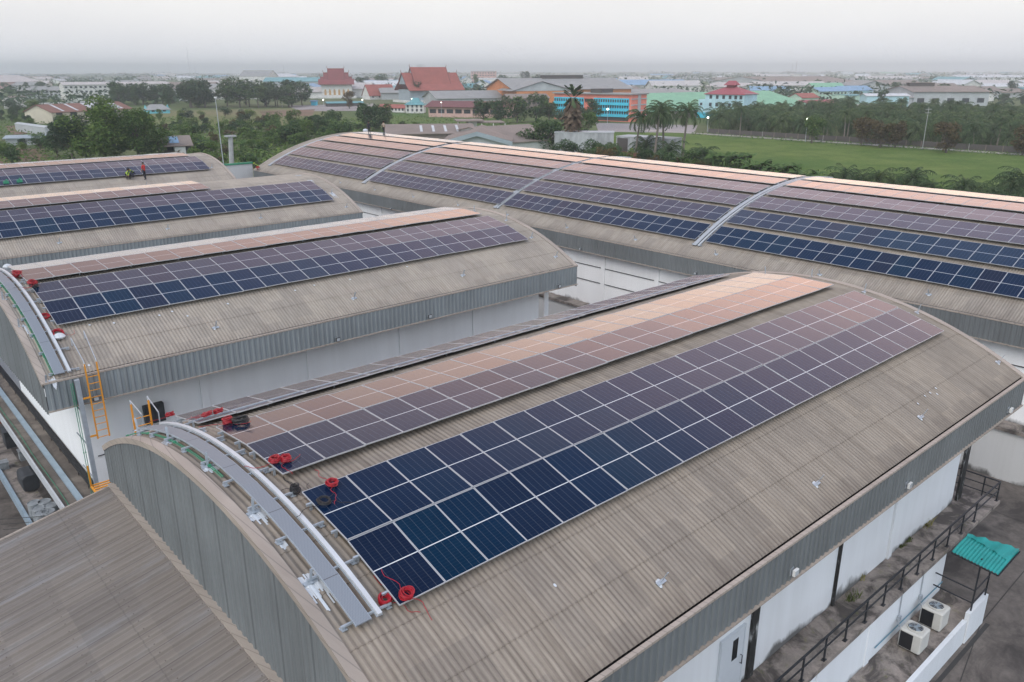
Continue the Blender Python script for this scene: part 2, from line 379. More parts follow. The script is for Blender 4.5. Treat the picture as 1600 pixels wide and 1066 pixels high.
def warehouse(label, A, u0, u1, roofmat, clad='steel_cladding', wmat='white_render', per=6, fas=1.1, gab_u0=True, gab_u1=True, wall=None, gbot=8.0, pil=7.0, ledge=None, pil_mat='white_render', edge=.14, gfl=.22):
    """u0..u1 roof extent. wall = (u0w, u1w, w0, w1) wall planes."""
    base = A.P((u0+u1)/2, 0, 0)
    t = thing('warehouse', label, 'warehouse', base, 'barrel roofed warehouses')
    roof_mesh(A, u0, u1, per, edge).build('roof', roofmat, t, smooth=False)
    ze = A.z(A.hw)
    ax = (A.P(1, 0, 0)-A.P(0, 0, 0)).normalized(); cr = (A.P(0, 1, 0)-A.P(0, 0, 0)).normalized()
    for sg in (-1, 1):
        w = sg*A.hw
        f = ribbed(A.P(u0+.02, w, 0), ax, u1-u0-.04, lambda t: ze-fas, lambda t: ze+.02, cr*sg)
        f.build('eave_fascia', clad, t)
        g = MB()   # gutter lip, gutter floor, bottom trim
        a, b = A.P(u0, w-.02*sg, ze+.05), A.P(u1, w-.02*sg, ze+.05)
        g.beam(a, b, .12, .07)
        a, b = A.P(u0, w+.025*sg, ze-fas-.02), A.P(u1, w+.025*sg, ze-fas-.02); g.beam(a, b, .13, .045)
        g.build('eave_trim', 'flashing', t)
        g = MB(); wi = w-sg*(edge+.35)
        g.add([A.P(u0, w-.06*sg, ze-.16), A.P(u1, w-.06*sg, ze-.16), A.P(u1, wi, ze-.13), A.P(u0, wi, ze-.13)], [(0, 1, 2, 3)])
        wl = wall[2] if sg < 0 else wall[3]
        g.add([A.P(u0, w-.04*sg, ze-fas+.02), A.P(u1, w-.04*sg, ze-fas+.02), A.P(u1, wl, ze-fas+.02), A.P(u0, wl, ze-fas+.02)], [(0, 1, 2, 3)])
        g.build('gutter', 'gutter_dark', t)
    for end, uu, sg in ((gab_u0, u0, -1), (gab_u1, u1, 1)):
        if end:
            f = ribbed(A.P(uu, -A.hw, 0), cr, 2*A.hw, lambda s: gbot, lambda s: A.z(min(max(s-A.hw, -A.hw), A.hw))+.02, ax*sg, .3, .03)
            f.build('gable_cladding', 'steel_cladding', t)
        m = MB(); k = 28; amax = A.A(A.hw); vs = []     # cap flashing with a down-turned lip
        for i in range(k+1):
            a = -amax+2*amax*i/k
            vs += [A.pt(uu-sg*gfl, a, .055), A.pt(uu+sg*.05, a, .07), A.pt(uu+sg*.05, a, -.10), A.pt(uu-sg*gfl, a, .0)]
        fs = []
        for i in range(k):
            for j in range(4): fs.append((4*i+j, 4*i+(j+1) % 4, 4*i+4+(j+1) % 4, 4*i+4+j))
        fs += [(0, 1, 2, 3), (4*k+3, 4*k+2, 4*k+1, 4*k)]
        m.add(vs, fs, 0, [[(vs[q].x+vs[q].z, vs[q].y) for q in f] for f in fs])
        m.build('gable_flashing', 'flashing', t)
    if wall:
        a0, a1, w0, w1 = wall; zt = ze-.3; zb = 0
        c = [A.P(a0, w0, 0), A.P(a1, w0, 0), A.P(a1, w1, 0), A.P(a0, w1, 0)]
        for i in range(4):
            p, q = c[i], c[(i+1) % 4]; m = MB()
            hi = zt if i in (0, 2) else zt+.0
            if i in (1, 3):       # gable walls rise to the arc
                pts = [Vector((p.x, p.y, zb)), Vector((q.x, q.y, zb))]
                for k in range(0, 13):
                    e = q.lerp(p, k/12); ww = (w1+(w0-w1)*k/12) if i == 1 else (w0+(w1-w0)*k/12)
                    pts.append(Vector((e.x, e.y, A.z(ww)-.35)))
                m.add(pts, [tuple(range(len(pts)))])
            else: m.add([Vector((p.x, p.y, zb)), Vector((q.x, q.y, zb)), Vector((q.x, q.y, hi)), Vector((p.x, p.y, hi))], [(0, 1, 2, 3)])
            m.build('wall', wmat, t)
    t['ze'] = ze
    return t
def pilasters(A, t, us, w, sg, width=.36, mat='white_render', d=.09, z0=0, off=0):
    ze = t['ze']
    for u in us:
        m = MB(); p = [A.P(u-width/2, w, 0), A.P(u+width/2, w+sg*d, 0)]
        x0, x1 = sorted((p[0].x, p[1].x)); y0, y1 = sorted((p[0].y, p[1].y))
        m.box(x0, x1, y0, y1, z0, ze-.32-off); m.build('pilaster', mat, t)

# ------------------------------------------------------------------ solar arrays
PLEN = 2.0; PWID = 1.141
def panel_mesh():
    m = MB(); w, l, h = PWID/2, PLEN/2, .035; f = .015
    # frame: outer skirt, top ring, inner step; glass
    vs = [(-w, -l, -h), (w, -l, -h), (w, l, -h), (-w, l, -h), (-w, -l, 0), (w, -l, 0), (w, l, 0), (-w, l, 0),
          (-w+f, -l+f, 0), (w-f, -l+f, 0), (w-f, l-f, 0), (-w+f, l-f, 0),
          (-w+f, -l+f, -.004), (w-f, -l+f, -.004), (w-f, l-f, -.004), (-w+f, l-f, -.004)]
    fs = [(3, 2, 1, 0), (0, 1, 5, 4), (1, 2, 6, 5), (2, 3, 7, 6), (3, 0, 4, 7), (4, 5, 9, 8), (5, 6, 10, 9), (6, 7, 11, 10), (7, 4, 8, 11),
          (8, 9, 13, 12), (9, 10, 14, 13), (10, 11, 15, 14), (11, 8, 12, 15)]
    m.add([Vector(v) for v in vs], fs, 0)
    m.add([Vector(vs[k]) for k in (12, 13, 14, 15)], [(0, 1, 2, 3)], 1, [[(0, 0), (1, 0), (1, 1), (0, 1)]])
    o = m.build('solar_panel', ['aluminium', 'photovoltaic_glass'])
    me = o.data; bpy.data.objects.remove(o); return me
PANEL = panel_mesh()
RISE = .25
def solar_array(A, u0, n, w0, rows, label, step=PW, group='solar arrays on the warehouse roofs', sign=1, jit=.005, lo=0, hi=0):
    """w0: offset of the lower edge of the first row; sign=-1: the columns run towards -u"""
    a = math.asin(w0/(A.R+RISE)); loc = A.pt(u0, a, RISE)
    t = thing('solar_array', label, 'solar array', loc, group)
    da = (PLEN+.03)/(A.R+RISE); ux = (A.P(1, 0, 0)-A.P(0, 0, 0)).normalized()*sign
    for r in range(rows):
        a0, a1 = a+r*da, a+r*da+PLEN/(A.R+RISE)
        p0, p1 = A.pt(0, a0, RISE+lo), A.pt(0, a1, RISE+hi); ty = (p1-p0).normalized(); nz = ux.cross(ty).normalized()
        mid = (p0+p1)/2
        mx = ux if nz.z > 0 else -ux; nz = nz if nz.z > 0 else -nz
        for k in range(n):
            c = mid+ux*(sign*0)+(A.P(u0, 0, 0)-A.P(0, 0, 0))+ux*(k+.5)*step
            o = bpy.data.objects.new('solar_panel', PANEL); COL.objects.link(o); o.parent = t
            M = Matrix((mx, ty, nz)).transposed().to_4x4()
            M = M @ Matrix.Rotation(R_.gauss(0, jit), 4, 'X') @ Matrix.Rotation(R_.gauss(0, jit), 4, 'Y')
            M.translation = c-loc; o.matrix_basis = M
        for f in (.22, .78):
            m = MB(); aa = a0+(a1-a0)*f
            b = A.pt(u0-sign*.12, aa, RISE-.075); e = A.pt(u0+sign*(n*step+.1), aa, RISE-.075)
            m.beam(b, e, .045, .06, up=nz)
            for k in range(0, n+1, 2):
                u = u0+sign*k*step; m.beam(A.pt(u, aa, .0), A.pt(u, aa, RISE-.1), .05, .05)
            m.build('mounting_rail', 'galvanised', t)
    return t
def arc_strip(A, u0, u1, a0, a1, off, th, n, mb, mat=0, uvs=True):
    vs = []
    for i in range(n+1):
        a = a0+(a1-a0)*i/n
        vs += [A.pt(u0, a, off), A.pt(u1, a, off), A.pt(u1, a, off-th), A.pt(u0, a, off-th)]
    fs = [(4*i+j, 4*i+(j+1) % 4, 4*i+4+(j+1) % 4, 4*i+4+j) for i in range(n) for j in range(4)]
    fs += [(3, 2, 1, 0), (4*n, 4*n+1, 4*n+2, 4*n+3)]
    mb.add(vs, fs, mat, [[((vs[q]-vs[0]).dot((A.P(1, 0, 0)-A.P(0, 0, 0))), A.R*(a0+(a1-a0)*(q//4)/n)) for q in f] for f in fs])
def deck_mat():
    m, nt, b = new_mat('walkway_grating')
    uv = coords(nt, 'UV'); sep = N(nt, 'ShaderNodeSeparateXYZ'); nt.links.new(uv, sep.inputs[0])
    w = math_(nt, 'SINE', math_(nt, 'MULTIPLY', sep.outputs[1], 2*math.pi/.06))
    w2 = math_(nt, 'SINE', math_(nt, 'MULTIPLY', sep.outputs[0], 2*math.pi/.035))
    s = math_(nt, 'MULTIPLY', math_(nt, 'ADD', math_(nt, 'MULTIPLY', w, w2), 1), .5)
    c = ramp(nt, s, [(.2, (.20, .225, .25)), (.6, (.27, .295, .325))])
    seam = math_(nt, 'LESS_THAN', math_(nt, 'FRACT', math_(nt, 'DIVIDE', sep.outputs[1], 2.4)), .008)
    c = mixc(nt, seam, c, (.1, .1, .11))
    nt.links.new(c, b.inputs['Base Color']); b.inputs['Roughness'].default_value = .5; b.inputs['Metallic'].default_value = .25
    bump(nt, b, s, .4, .005)
deck_mat()
def walkway(A, ud, ut, w0, w1, label_d, label_t, cross=None, sg=1, feet=True, seg=None, dmat='walkway_grating', dz=0):
    a0, a1 = math.asin(w0/A.R), math.asin(w1/A.R); n = seg or max(6, int((a1-a0)*A.R/1.2))
    loc = A.pt(ud[0], a0, .0)
    t = thing('roof_walkway', label_d, 'walkway', loc, 'grating walkways over the roofs')
    m = MB(); arc_strip(A, ud[0], ud[1], a0, a1, .20+dz, .035, n, m); m.build('deck', dmat, t)
    m = MB()
    for e in ud: arc_strip(A, e-.012, e+.012, a0, a1, .197+dz, .045, n, m)
    m.build('side_rail', 'galvanised', t)
    if feet:
        lo, hi = cross or (min(ud)-.12, max(ut)+.28)
        k = int((a1-a0)*A.R/1.25)
        for i in range(k+1):
            a = a0+(a1-a0)*(i+.12)/(k+.24); m = MB()
            m.beam(A.pt(lo, a, .115), A.pt(hi, a, .115), .045, .045)
            for u in (lo+.06, hi-.06):
                m.beam(A.pt(u, a, -.01), A.pt(u, a, .13), .05, .05); m.beam(A.pt(u-.06, a, .035), A.pt(u+.06, a, .035), .14, .02)
            m.build('support_bracket', 'galvanised', t)
    if label_t:
        t2 = thing('cable_tray', label_t, 'cable tray', A.pt(ut[0], a0, 0), 'cable trays beside the walkways')
        m = MB(); arc_strip(A, ut[0]+.01, ut[1]-.01, a0, a1, .225+dz, .06, n*2, m); m.build('tray_cover', 'tray_white', t2)
        m = MB(); arc_strip(A, ut[0]-.008, ut[1]+.008, a0, a1, .155+dz, .02, n*2, m); m.build('tray_base', 'galvanised', t2)
    return t

bA = Arc('X', 17.58, -27.4+H, 18.1, 8.97)
bB = Arc('X', 42.35, -27.2+H, 18.1, 8.97)
bC = Arc('X', 67.7, -27.1+H, 18.1, 8.97)
bE = Arc('X', 92.8, -27.05+H, 18.1, 8.97)
bD = Arc('Y', 60.45, -38.45+H, 30.1, 15.15)
WA = warehouse('grey barrel roofed warehouse nearest the camera, railing ledge and teal canopy at its foot', bA, 5.68, 35.0, 'fibre_cement', per=8, wall=(7.0, 34.7, -7.28, 7.3), gbot=H-12.92)
WB = warehouse('grey barrel roofed warehouse with the yellow ladder at its corner', bB, 5.45, 34.95, 'fibre_cement_pale', per=6, clad='steel_cladding_pale', wmat='white_render_bright', wall=(7.0, 33.3, -7.28, 7.3), gbot=H-12.75, gab_u1=True)
WC = warehouse('third barrel roofed warehouse from the camera, bare sheets beside its short upper solar row', bC, -16, 35.2, 'fibre_cement_far', per=6, clad='steel_cladding_pale', wall=(-14, 33.3, -7.28, 7.3), gab_u0=True)
WE = warehouse('rearmost barrel roofed warehouse where workers in vests install panels', bE, -24, 35.3, 'fibre_cement_far', per=5, wall=(-22, 33.4, -7.28, 7.3))
WD = warehouse('long wide barrel roofed warehouse crossing behind the others at a right angle', bD, -14, 102.3, 'fibre_cement_wide', per=5, wmat='white_render_bright', wall=(-12, 101.2, -14.5, 14.3), gbot=4.5)

solar_array(bA, 7.18, 23, -6.08, 2, 'large double row of navy panels nearest the camera, red cable coils on its lower corner')
solar_array(bA, 7.18, 23, -1.21, 2, 'double row of pinkish panels over the crown of the nearest warehouse roof')
solar_array(bA, 7.18, 23, 4.2, 1, 'single dull brown row sloping away behind the crown of the nearest roof', lo=-.07, hi=.055)
solar_array(bB, 6.80, 23, -6.27, 2, 'double row of dark panels on the roof with the yellow ladder')
solar_array(bB, 6.80, 23, -1.72, 2, 'peach tinted panels over the crown of the roof with the yellow ladder')
solar_array(bC, 33.5, 27, -7.35, 2, 'double row of dark panels on the third warehouse roof, full length', sign=-1)
solar_array(bC, 24.9, 21, -2.95, 2, 'pale pink panels along the crown of the third roof, ending short of its gable', sign=-1)
solar_array(bE, 33.4, 30, -6.6, 2, 'double row beside the crouching workers on the rearmost roof', sign=-1)
solar_array(bE, 33.0, 30, -2.2, 2, 'pale strip of panels along the crown of the rearmost roof', sign=-1)
ordn = ['lowest', 'second', 'third', 'fourth', 'fifth', 'topmost']
secs = [(99.4, 19, 'the section nearest the far gable'), (76.35, 19, 'the section between the first two cross walkways'), (54.0, 18, 'the middle right section of the long roof'), (32.35, 18, 'the right hand section cut by the picture edge')]
secn = ['the far gable section of long roof', 'second section from far gable, long roof', 'third section from far gable, long roof', 'right end section of long roof']
tone = ['navy', 'slate blue', 'mauve', 'pale pink', 'bright peach', 'whitish']
for r, w0 in enumerate((-13.70, -11.35, -8.93, -6.42, -3.88, -1.30)):
    for s, (u, n, _) in enumerate(secs):
        solar_array(bD, u, n, w0, 1, f'{tone[r]} panel row, {ordn[r]} in {secn[s]}', sign=-1, group='solar rows on the long roof')

walkway(bA, (6.24, 6.57), (6.71, 6.83), -5.95, 6.2, 'curved grey grating walkway on the nearest roof, beside red cable coils', 'bright white curved cable tray beside the nearest grating walkway', cross=(6.0, 7.14))
walkway(bB, (5.93, 6.27), (6.40, 6.52), -8.75, 5.0, 'curved grating walkway ending above the yellow ladder', 'white curved cable tray running down to the roof corner beside the yellow ladder', cross=(5.75, 6.85))
for i, (u, d) in enumerate(((100.0, 'curved walkway along the far gable of the long roof'), (76.95, 'curved walkway crossing the long roof between its first and second sections'), (54.6, 'curved walkway crossing the middle of the long roof'), (32.88, 'curved walkway crossing the long roof nearest the camera'))):
    walkway(bD, (u-.02, u+.28), (u-.28, u-.17), -14.0, 4, d, d.replace('curved walkway', 'thin tray beside the walkway'), cross=(u-.4, u+.42), seg=40, dmat='deck_pale', dz=-.06)
# ------------------------------------------------------------------ around the nearest warehouse
def on_roof(A, px, py, off=0):
    d = ray(px, py); R = A.R+off
    if A.axis == 'X': p, q, c = d.y, d.z, A.c
    else: p, q, c = d.x, d.z, A.c
    zc = A.zc-H; a = p*p+q*q; b = -2*(p*c+q*zc); k = c*c+zc*zc-R*R; D = b*b-4*a*k
    if D < 0: D = 0
    return CAM+d*((-b-math.sqrt(D))/2/a)
def roof_frame(A, P):                       # tangent frame at a point of a roof
    w = (P.y if A.axis == 'X' else P.x)-A.c; a = math.asin(max(-1, min(1, w/A.R)))
    n = (A.pt(0, a, 1)-A.pt(0, a, 0)).normalized(); ax = (A.P(1, 0, 0)-A.P(0, 0, 0)).normalized(); t = n.cross(ax)
    M = Matrix((ax, t, n)).transposed().to_4x4(); M.translation = P; return M
def pbox(name, x0, x1, y0, y1, z0, z1, mat, parent, bev=0):
    m = MB(); m.box(min(x0, x1), max(x0, x1), min(y0, y1), max(y0, y1), z0, z1); return m.build(name, mat, parent)

YW, YE, ZS = 10.3, 8.95, 3.0
pbox('ledge', -6, 36.5, YE, YW-.004, ZS-.16, ZS, 'ledge_concrete', WA)
pbox('ledge', 33.904, 36.5, YW, 26, ZS-.16, ZS-.002, 'ledge_concrete', WA)
pbox('lower_wall', -6, 31.0, YE+.06, YE+.25, 0, ZS-.162, 'white_render_low', WA)
pbox('plinth', -6, 31.2, 7.66, YE+.055, 0, 1.0, 'ledge_concrete', WA)
pbox('plinth_wall', -6, 29.7, 7.5, 7.655, 0, 1.06, 'white_render_low', WA)
pbox('plinth_wall', 29.75, 31.6, 7.45, 7.62, 0, 1.36, 'white_render_low', WA)
for x in (3.5, 9.4, 15.3, 21.0, 24.6):
    pbox('pilaster', x-.18, x+.18, YE+.02, YE+.06, 0, ZS-.162, 'white_render_low', WA)
def wx(px, py): return on_y(YW, px, py).x
pil = [(1168, 1052, 'stained_pilaster', .34), (1298, 948, 'stained_pilaster', .12), (1386, 872, 'white_render', .3), (1494, 783, 'stained_pilaster', .5)]
for px, py, mt, wd in pil:
    x = wx(px, py); pbox('pilaster', x-wd/2, x+wd/2, YW-.09, YW+.0, ZS, bA.z(bA.hw)-.3, mt, WA)
for x in (1.0, 6.9): pbox('pilaster', x-.17, x+.17, YW-.09, YW, ZS, bA.z(bA.hw)-.3, 'white_render', WA)
# door with its pane and handle
xl, xr = on_y(YW, 1127, 1000).x, on_y(YW, 1161, 977).x
zt = on_y(YW, 1161, 977).z
dr = pbox('door', xl, xr, YW-.075, YW-.03, ZS+.02, zt, 'door_white', WA)
f = MB()
f.box(xl-.07, xl-.004, YW-.09, YW-.002, ZS, zt+.07); f.box(xr+.004, xr+.07, YW-.09, YW-.002, ZS, zt+.07); f.box(xl, xr, YW-.09, YW-.002, zt+.004, zt+.07)
f.build('frame', 'door_white', dr)
cx = (xl+xr)/2
pbox('pane', cx-.02, cx+.26, YW-.08, YW-.07, zt-.95, zt-.22, 'pane_dark', dr)
hb = MB(); hb.tube([(xr-.1, YW-.08, zt-1.25), (xr-.1, YW-.14, zt-1.25), (xr-.1, YW-.14, zt-.95), (xr-.1, YW-.08, zt-.95)], .015, 6); hb.build('handle', 'black_steel', dr)
# seams of moss and dirt tufts on the ledge
plain('weed_leaf', (.09, .11, .03), .8, 0, .4, 3); plain('dry_weed', (.22, .20, .07), .8, 0, .4, 3)
for i, (px, py, s) in enumerate(((1343, 905, .30), (1332, 935, .35), (1408, 855, .22), (1448, 820, .35), (1420, 845, .18))):
    P = on_z(ZS, px, py); m = MB()
    for k in range(46):
        a, l = R_.uniform(0, 6.28), R_.uniform(.3, 1)*s; q = P+Vector((R_.gauss(0, s*.6), R_.gauss(0, s*.22), 0))
        b = q+Vector((math.cos(a)*l*.6, math.sin(a)*l*.6, R_.uniform(.2, .8)*s)); sd = Vector((-math.sin(a), math.cos(a), 0))*.02
        m.add([q-sd, q+sd, b+sd*.4, b-sd*.4], [(0, 1, 2, 3)])
    lab = ['dry yellow weed tuft on the ledge below the first white wall bay', 'weed tuft on the ledge beside the railing middle', 'small dark weed at the foot of the pale pilaster', 'yellowish weed patch nearest the dark corner column', 'tiny weed between pilaster and corner column on the ledge'][i]
    tag(m.build('weed_tuft', 'dry_weed' if i in (0, 3) else 'weed_leaf', at=P), lab, 'weed', 'weeds on the concrete ledge')
# railing
rl = thing('railing', 'black steel railing along the concrete ledge of the nearest warehouse', 'railing', (20, YE+.12, ZS))
yr = YE+.12; x = 19.96; xs = []
while x > 1: x -= 1.385
while x < 36.2: xs.append(x); x += 1.385
xs[-1] = 36.38
for x in xs:
    m = MB(); m.beam((x, yr, ZS), (x, yr, ZS+.92), .05); m.beam((x-.09, yr, ZS+.01), (x+.09, yr, ZS+.01), .12, .02); m.build('post', 'black_steel', rl)
for z in (.92, .50):
    m = MB(); m.beam((xs[0], yr, ZS+z), (36.4, yr, ZS+z), .055 if z > .8 else .04); m.build('rail', 'black_steel', rl)
for y in (yr+.6, yr+2.4, yr+4.2):
    m = MB(); m.beam((36.38, y, ZS), (36.38, y, ZS+.92), .05); m.build('post', 'black_steel', rl)
for z in (.92, .56, .2):
    m = MB(); m.beam((36.38, yr, ZS+z), (36.38, yr+4.2, ZS+z), .05 if z > .8 else .035); m.build('rail', 'black_steel', rl)
# air conditioning units
def ac_unit(x, y, label):
    t = thing('air_conditioner', label, 'air conditioner', (x, y, 1.0), 'outdoor air conditioner units')
    w, h, b = .39, .78, .08
    m = MB(); vs = []; prof = [(w-.04, b), (w, b+.04), (w, b+h-.05), (w-.05, b+h)]
    rings = []
    for r, z in prof:
        c = .05; pts = [(r, r-c), (r-c, r), (-r+c, r), (-r, r-c), (-r, -r+c), (-r+c, -r), (r-c, -r), (r, -r+c)]
        rings.append([Vector((x+p, y+q, 1.0+z)) for p, q in pts])
    vs = [v for r in rings for v in r]; n = 8
    fs = [(i*n+k, i*n+(k+1) % n, (i+1)*n+(k+1) % n, (i+1)*n+k) for i in range(3) for k in range(n)]+[tuple(range(n))[::-1], tuple(range(3*n, 4*n))]
    m.add(vs, fs); m.build('casing', 'casing', t)
    m = MB(); m.box(x-w-.012, x-w+.01, y-.10, y+w-.05, 1+b+.06, 1+b+h-.09); m.build('coil_grille', 'coil_black', t)
    m = MB(); m.box(x-.30, x+.30, y-.31, y-.27, 1.0, 1+b+.01); m.box(x-.30, x+.30, y+.27, y+.31, 1.0, 1+b+.01); m.build('foot', 'black_steel', t)
    m = MB(); zt = 1+b+h; m.lathe([(.27, 0), (.285, .025), (.275, .05), (.255, .05), (.25, -.0)], 28, 0, (x, y, zt)); g = m.build('fan_guard', 'casing', t)
    m = MB(); m.lathe([(.0, .006), (.255, .006)], 28, 0, (x, y, zt)); m.build('fan_well', 'coil_black', g)
    m = MB()
    for r in (.07, .12, .17, .22):
        m.tube([(x+r*math.cos(q*math.tau/24), y+r*math.sin(q*math.tau/24), zt+.055) for q in range(24)], .005, 4, closed=True)
    for q in range(8):
        a = q*math.tau/8; m.tube([(x, y, zt+.058), (x+.26*math.cos(a), y+.26*math.sin(a), zt+.05)], .006, 4)
    m.build('guard_wire', 'galvanised', g)
    m = MB()
    for q in range(3):
        a = q*math.tau/3; pts = []
        for rr, da, zz in ((.06, -.5, .012), (.23, -.55, .014), (.24, .1, .04), (.07, .4, .036)): pts.append(Vector((x+rr*math.cos(a+da), y+rr*math.sin(a+da), zt+zz)))
        m.add(pts, [(0, 1, 2, 3)])
    m.lathe([(.06, .012), (.06, .045), (.0, .05)], 12, 0, (x, y, zt)); m.build('fan_blade', 'duct_blue', g)
    return t
pa, pb = on_z(1.0, 1432.5, 1025.5), on_z(1.0, 1465, 989)
P1 = on_z(1.0, 1360+425*.17455, 880+845*.17455); P2 = on_z(1.0, 1360+610*.17455, 880+637*.17455)
ac_unit(P1.x+.37, P1.y+.37, 'cream air conditioner unit nearer the camera on the plinth')
ac_unit(P2.x+.37, P2.y+.37, 'cream air conditioner unit farther along, nearer the teal canopy')
m = MB(); m.tube([(P1.x-1.2, YE+.02, 1.42), (31, YE+.02, 1.42)], .02, 8)
tag(m.build('pipe', 'pipe_blue', at=(P1.x, YE, 1.4)), 'blue drain pipe running low along the white lower wall', 'pipe')
for P, l in ((P1, 'thin grey pipe dropping to the nearer air conditioner unit'), (P2, 'thin grey pipe dropping to the farther air conditioner unit')):
    m = MB(); x = P.x+.55; y = YE+.03
    m.tube([(x, y, ZS-.17), (x, y-.02, 1.75), (x-.1, y-.12, 1.55), (x-.12, P.y+.72, 1.5)], .022, 6); m.box(x-.07, x+.07, y-.09, y+.02, 1.72, 1.9)
    tag(m.build('pipe', 'galvanised', at=(x, y, 1.4)), l, 'pipe')
# teal canopy on its black frame
cz = on_z(3.75, 1485, 860); c1, c2, c3, c4 = on_z(3.55, 1487, 862), on_z(3.9, 1512, 836), on_z(3.9, 1594, 860), on_z(3.5, 1560, 898)
cp = thing('canopy', 'teal corrugated canopy on thin black posts above the plinth end', 'canopy', ((c1.x+c3.x)/2, (c1.y+c3.y)/2, 3.5))
m = MB(); n = 56; vs = []
for i in range(n+1):
    t = i/n; a = c1.lerp(c4, t); b = c2.lerp(c3, t)
    for j in range(6):
        s = j/5; p = a.lerp(b, s); p.z += .022*math.sin(t*n/4*math.tau)+.05*math.sin(s*math.pi)
        if j == 0: p.z -= .0
        vs.append(p)
m.add(vs, [(i*6+j, (i+1)*6+j, (i+1)*6+j+1, i*6+j+1) for i in range(n) for j in range(5)]); m.build('roof_sheet', 'teal_sheet', cp, smooth=True)
m = MB(); n2 = 12; vs = []     # loose folded tarp lying over the far half
for i in range(n2+1):
    t = i/n2; a = c2.lerp(c3, t*.98+.01); b = c1.lerp(c4, t*.98+.01)
    for j in range(5):
        s = j/4*(.12+.42*t); p = a.lerp(b, s); p.z += .07+.035*math.sin(i*2.1+j)+.02*math.sin(i*5); vs.append(p)
m.add(vs, [(i*5+j, (i+1)*5+j, (i+1)*5+j+1, i*5+j+1) for i in range(n2) for j in range(4)]); m.build('tarpaulin', 'teal_sheet', cp, smooth=True)
m = MB()
for a, b in ((c1, c2), (c2, c3), (c3, c4), (c4, c1)): m.beam(a-Vector((0, 0, .05)), b-Vector((0, 0, .05)), .045)
m.build('frame', 'black_steel', cp)
q1 = Vector((30.0, 7.53, 1.36)); q2 = Vector((31.45, 7.53, 1.36))
for q in (q1, q2):
    m = MB(); m.beam(q, (q.x, q.y, 3.66), .05); m.build('post', 'black_steel', cp)
for z in (1.7, 2.25):
    m = MB(); m.beam((q1.x, q1.y, z), (q2.x, q2.y, z), .04); m.build('rail', 'black_steel', cp)
    m = MB(); m.beam((q1.x, q1.y, z), (q1.x+.1, YE+.05, z), .04); m.build('rail', 'black_steel', cp)

# lamps under the eaves
def lamp(P, out, lab, white):
    t = thing('flood_lamp', lab, 'flood lamp', P, 'small flood lamps on the eave cladding')
    M = Matrix((out.cross(Vector((0, 0, 1))), out, Vector((0, 0, 1)))).transposed().to_4x4(); M.translation = P
    m = MB(); m.box(-.02, .02, 0, .08, -.02, .02, 0, M); m.box(-.08, .08, .0, .02, -.12, .10, 0, M); m.build('bracket', 'galvanised', t)
    m = MB(); m.box(-.10, .10, .08, .15, -.08, .10, 0, M); m.build('head', 'lamp_white' if white else 'lamp_black', t)
    m = MB(); m.box(-.085, .085, .152, .158, -.06, .08, 0, M); m.build('lens', 'lamp_glass', t)
ya, yb, xd = bA.c-bA.hw-.03, bB.c-bB.hw-.03, bD.c-bD.hw-.03
for i, (px, py) in enumerate(((1237, 892), (1416, 757), (1575, 640))): lamp(on_y(ya, px, py), Vector((0, -1, 0)), ['white lamp on the nearest eave, above the ledge middle', 'white lamp on the nearest eave, right of the middle one', 'white lamp on the nearest eave, at its far right end'][i], True)
for i, (px, py) in enumerate(((149, 622), (526.4, 530), (670, 494), (871.8, 447))): lamp(on_y(yb, px, py), Vector((0, -1, 0)), ['black lamp behind the yellow ladder on the second eave', 'black lamp on the second eave, left of the mid pilaster', 'black lamp on the second eave, mid way to its corner', 'black lamp at the right end of the second eave'][i], False)
for i, (px, py) in enumerate(((612, 326), (908, 389), (1087.8, 427))): lamp(on_x(xd, px, py), Vector((-1, 0, 0)), ['black lamp on the long eave behind the peach panels', 'black lamp on the long eave beyond the second roof corner', 'black lamp on the long eave just behind the nearest crown'][i], False)

# details on B: pilasters, wall line, D: ledge, lower wall, pilasters, cable lines
for px, py in ((318, 600), (484, 560), (628, 528), (742, 500), (853, 470)):
    x = on_y(35.05, px, py).x; pbox('pilaster', x-.18, x+.18, 35.0, 35.06, 0, bB.z(bB.hw)-.3, 'white_render_bright', WB)
m = MB(); m.tube([(7.2, 34.98, 5.2), (33.2, 34.98, 5.2)], .025, 5); m.build('wall_cable', 'black_steel', WB)
pbox('ledge', 44.85, 45.945, -13, 101, ZS-.2, ZS, 'ledge_concrete', WD)
pbox('lower_wall', 45.0, 45.2, -13, 101, 0, ZS-.202, 'old_white_wall', WD)
for px, py in ((871, 390), (943, 400), (1027, 420)):
    y = on_x(45.9, px, py).y; pbox('pilaster', 45.86, 45.95, y-.2, y+.2, ZS, bD.z(bD.hw)-.35, 'white_render_bright', WD)
yy = on_x(45.9, 943, 400).y
for k in list(range(-7, 8)):
    y = yy+k*5.3
    if abs(k) > 1 and -12 < y < 100: pbox('pilaster', 45.86, 45.95, y-.2, y+.2, ZS, bD.z(bD.hw)-.35, 'white_render_bright', WD)
for z in (6.15, 4.9):
    m = MB(); m.tube([(45.9, -12, z), (45.9, 100, z)], .03, 5); m.build('wall_cable', 'black_steel', WD)

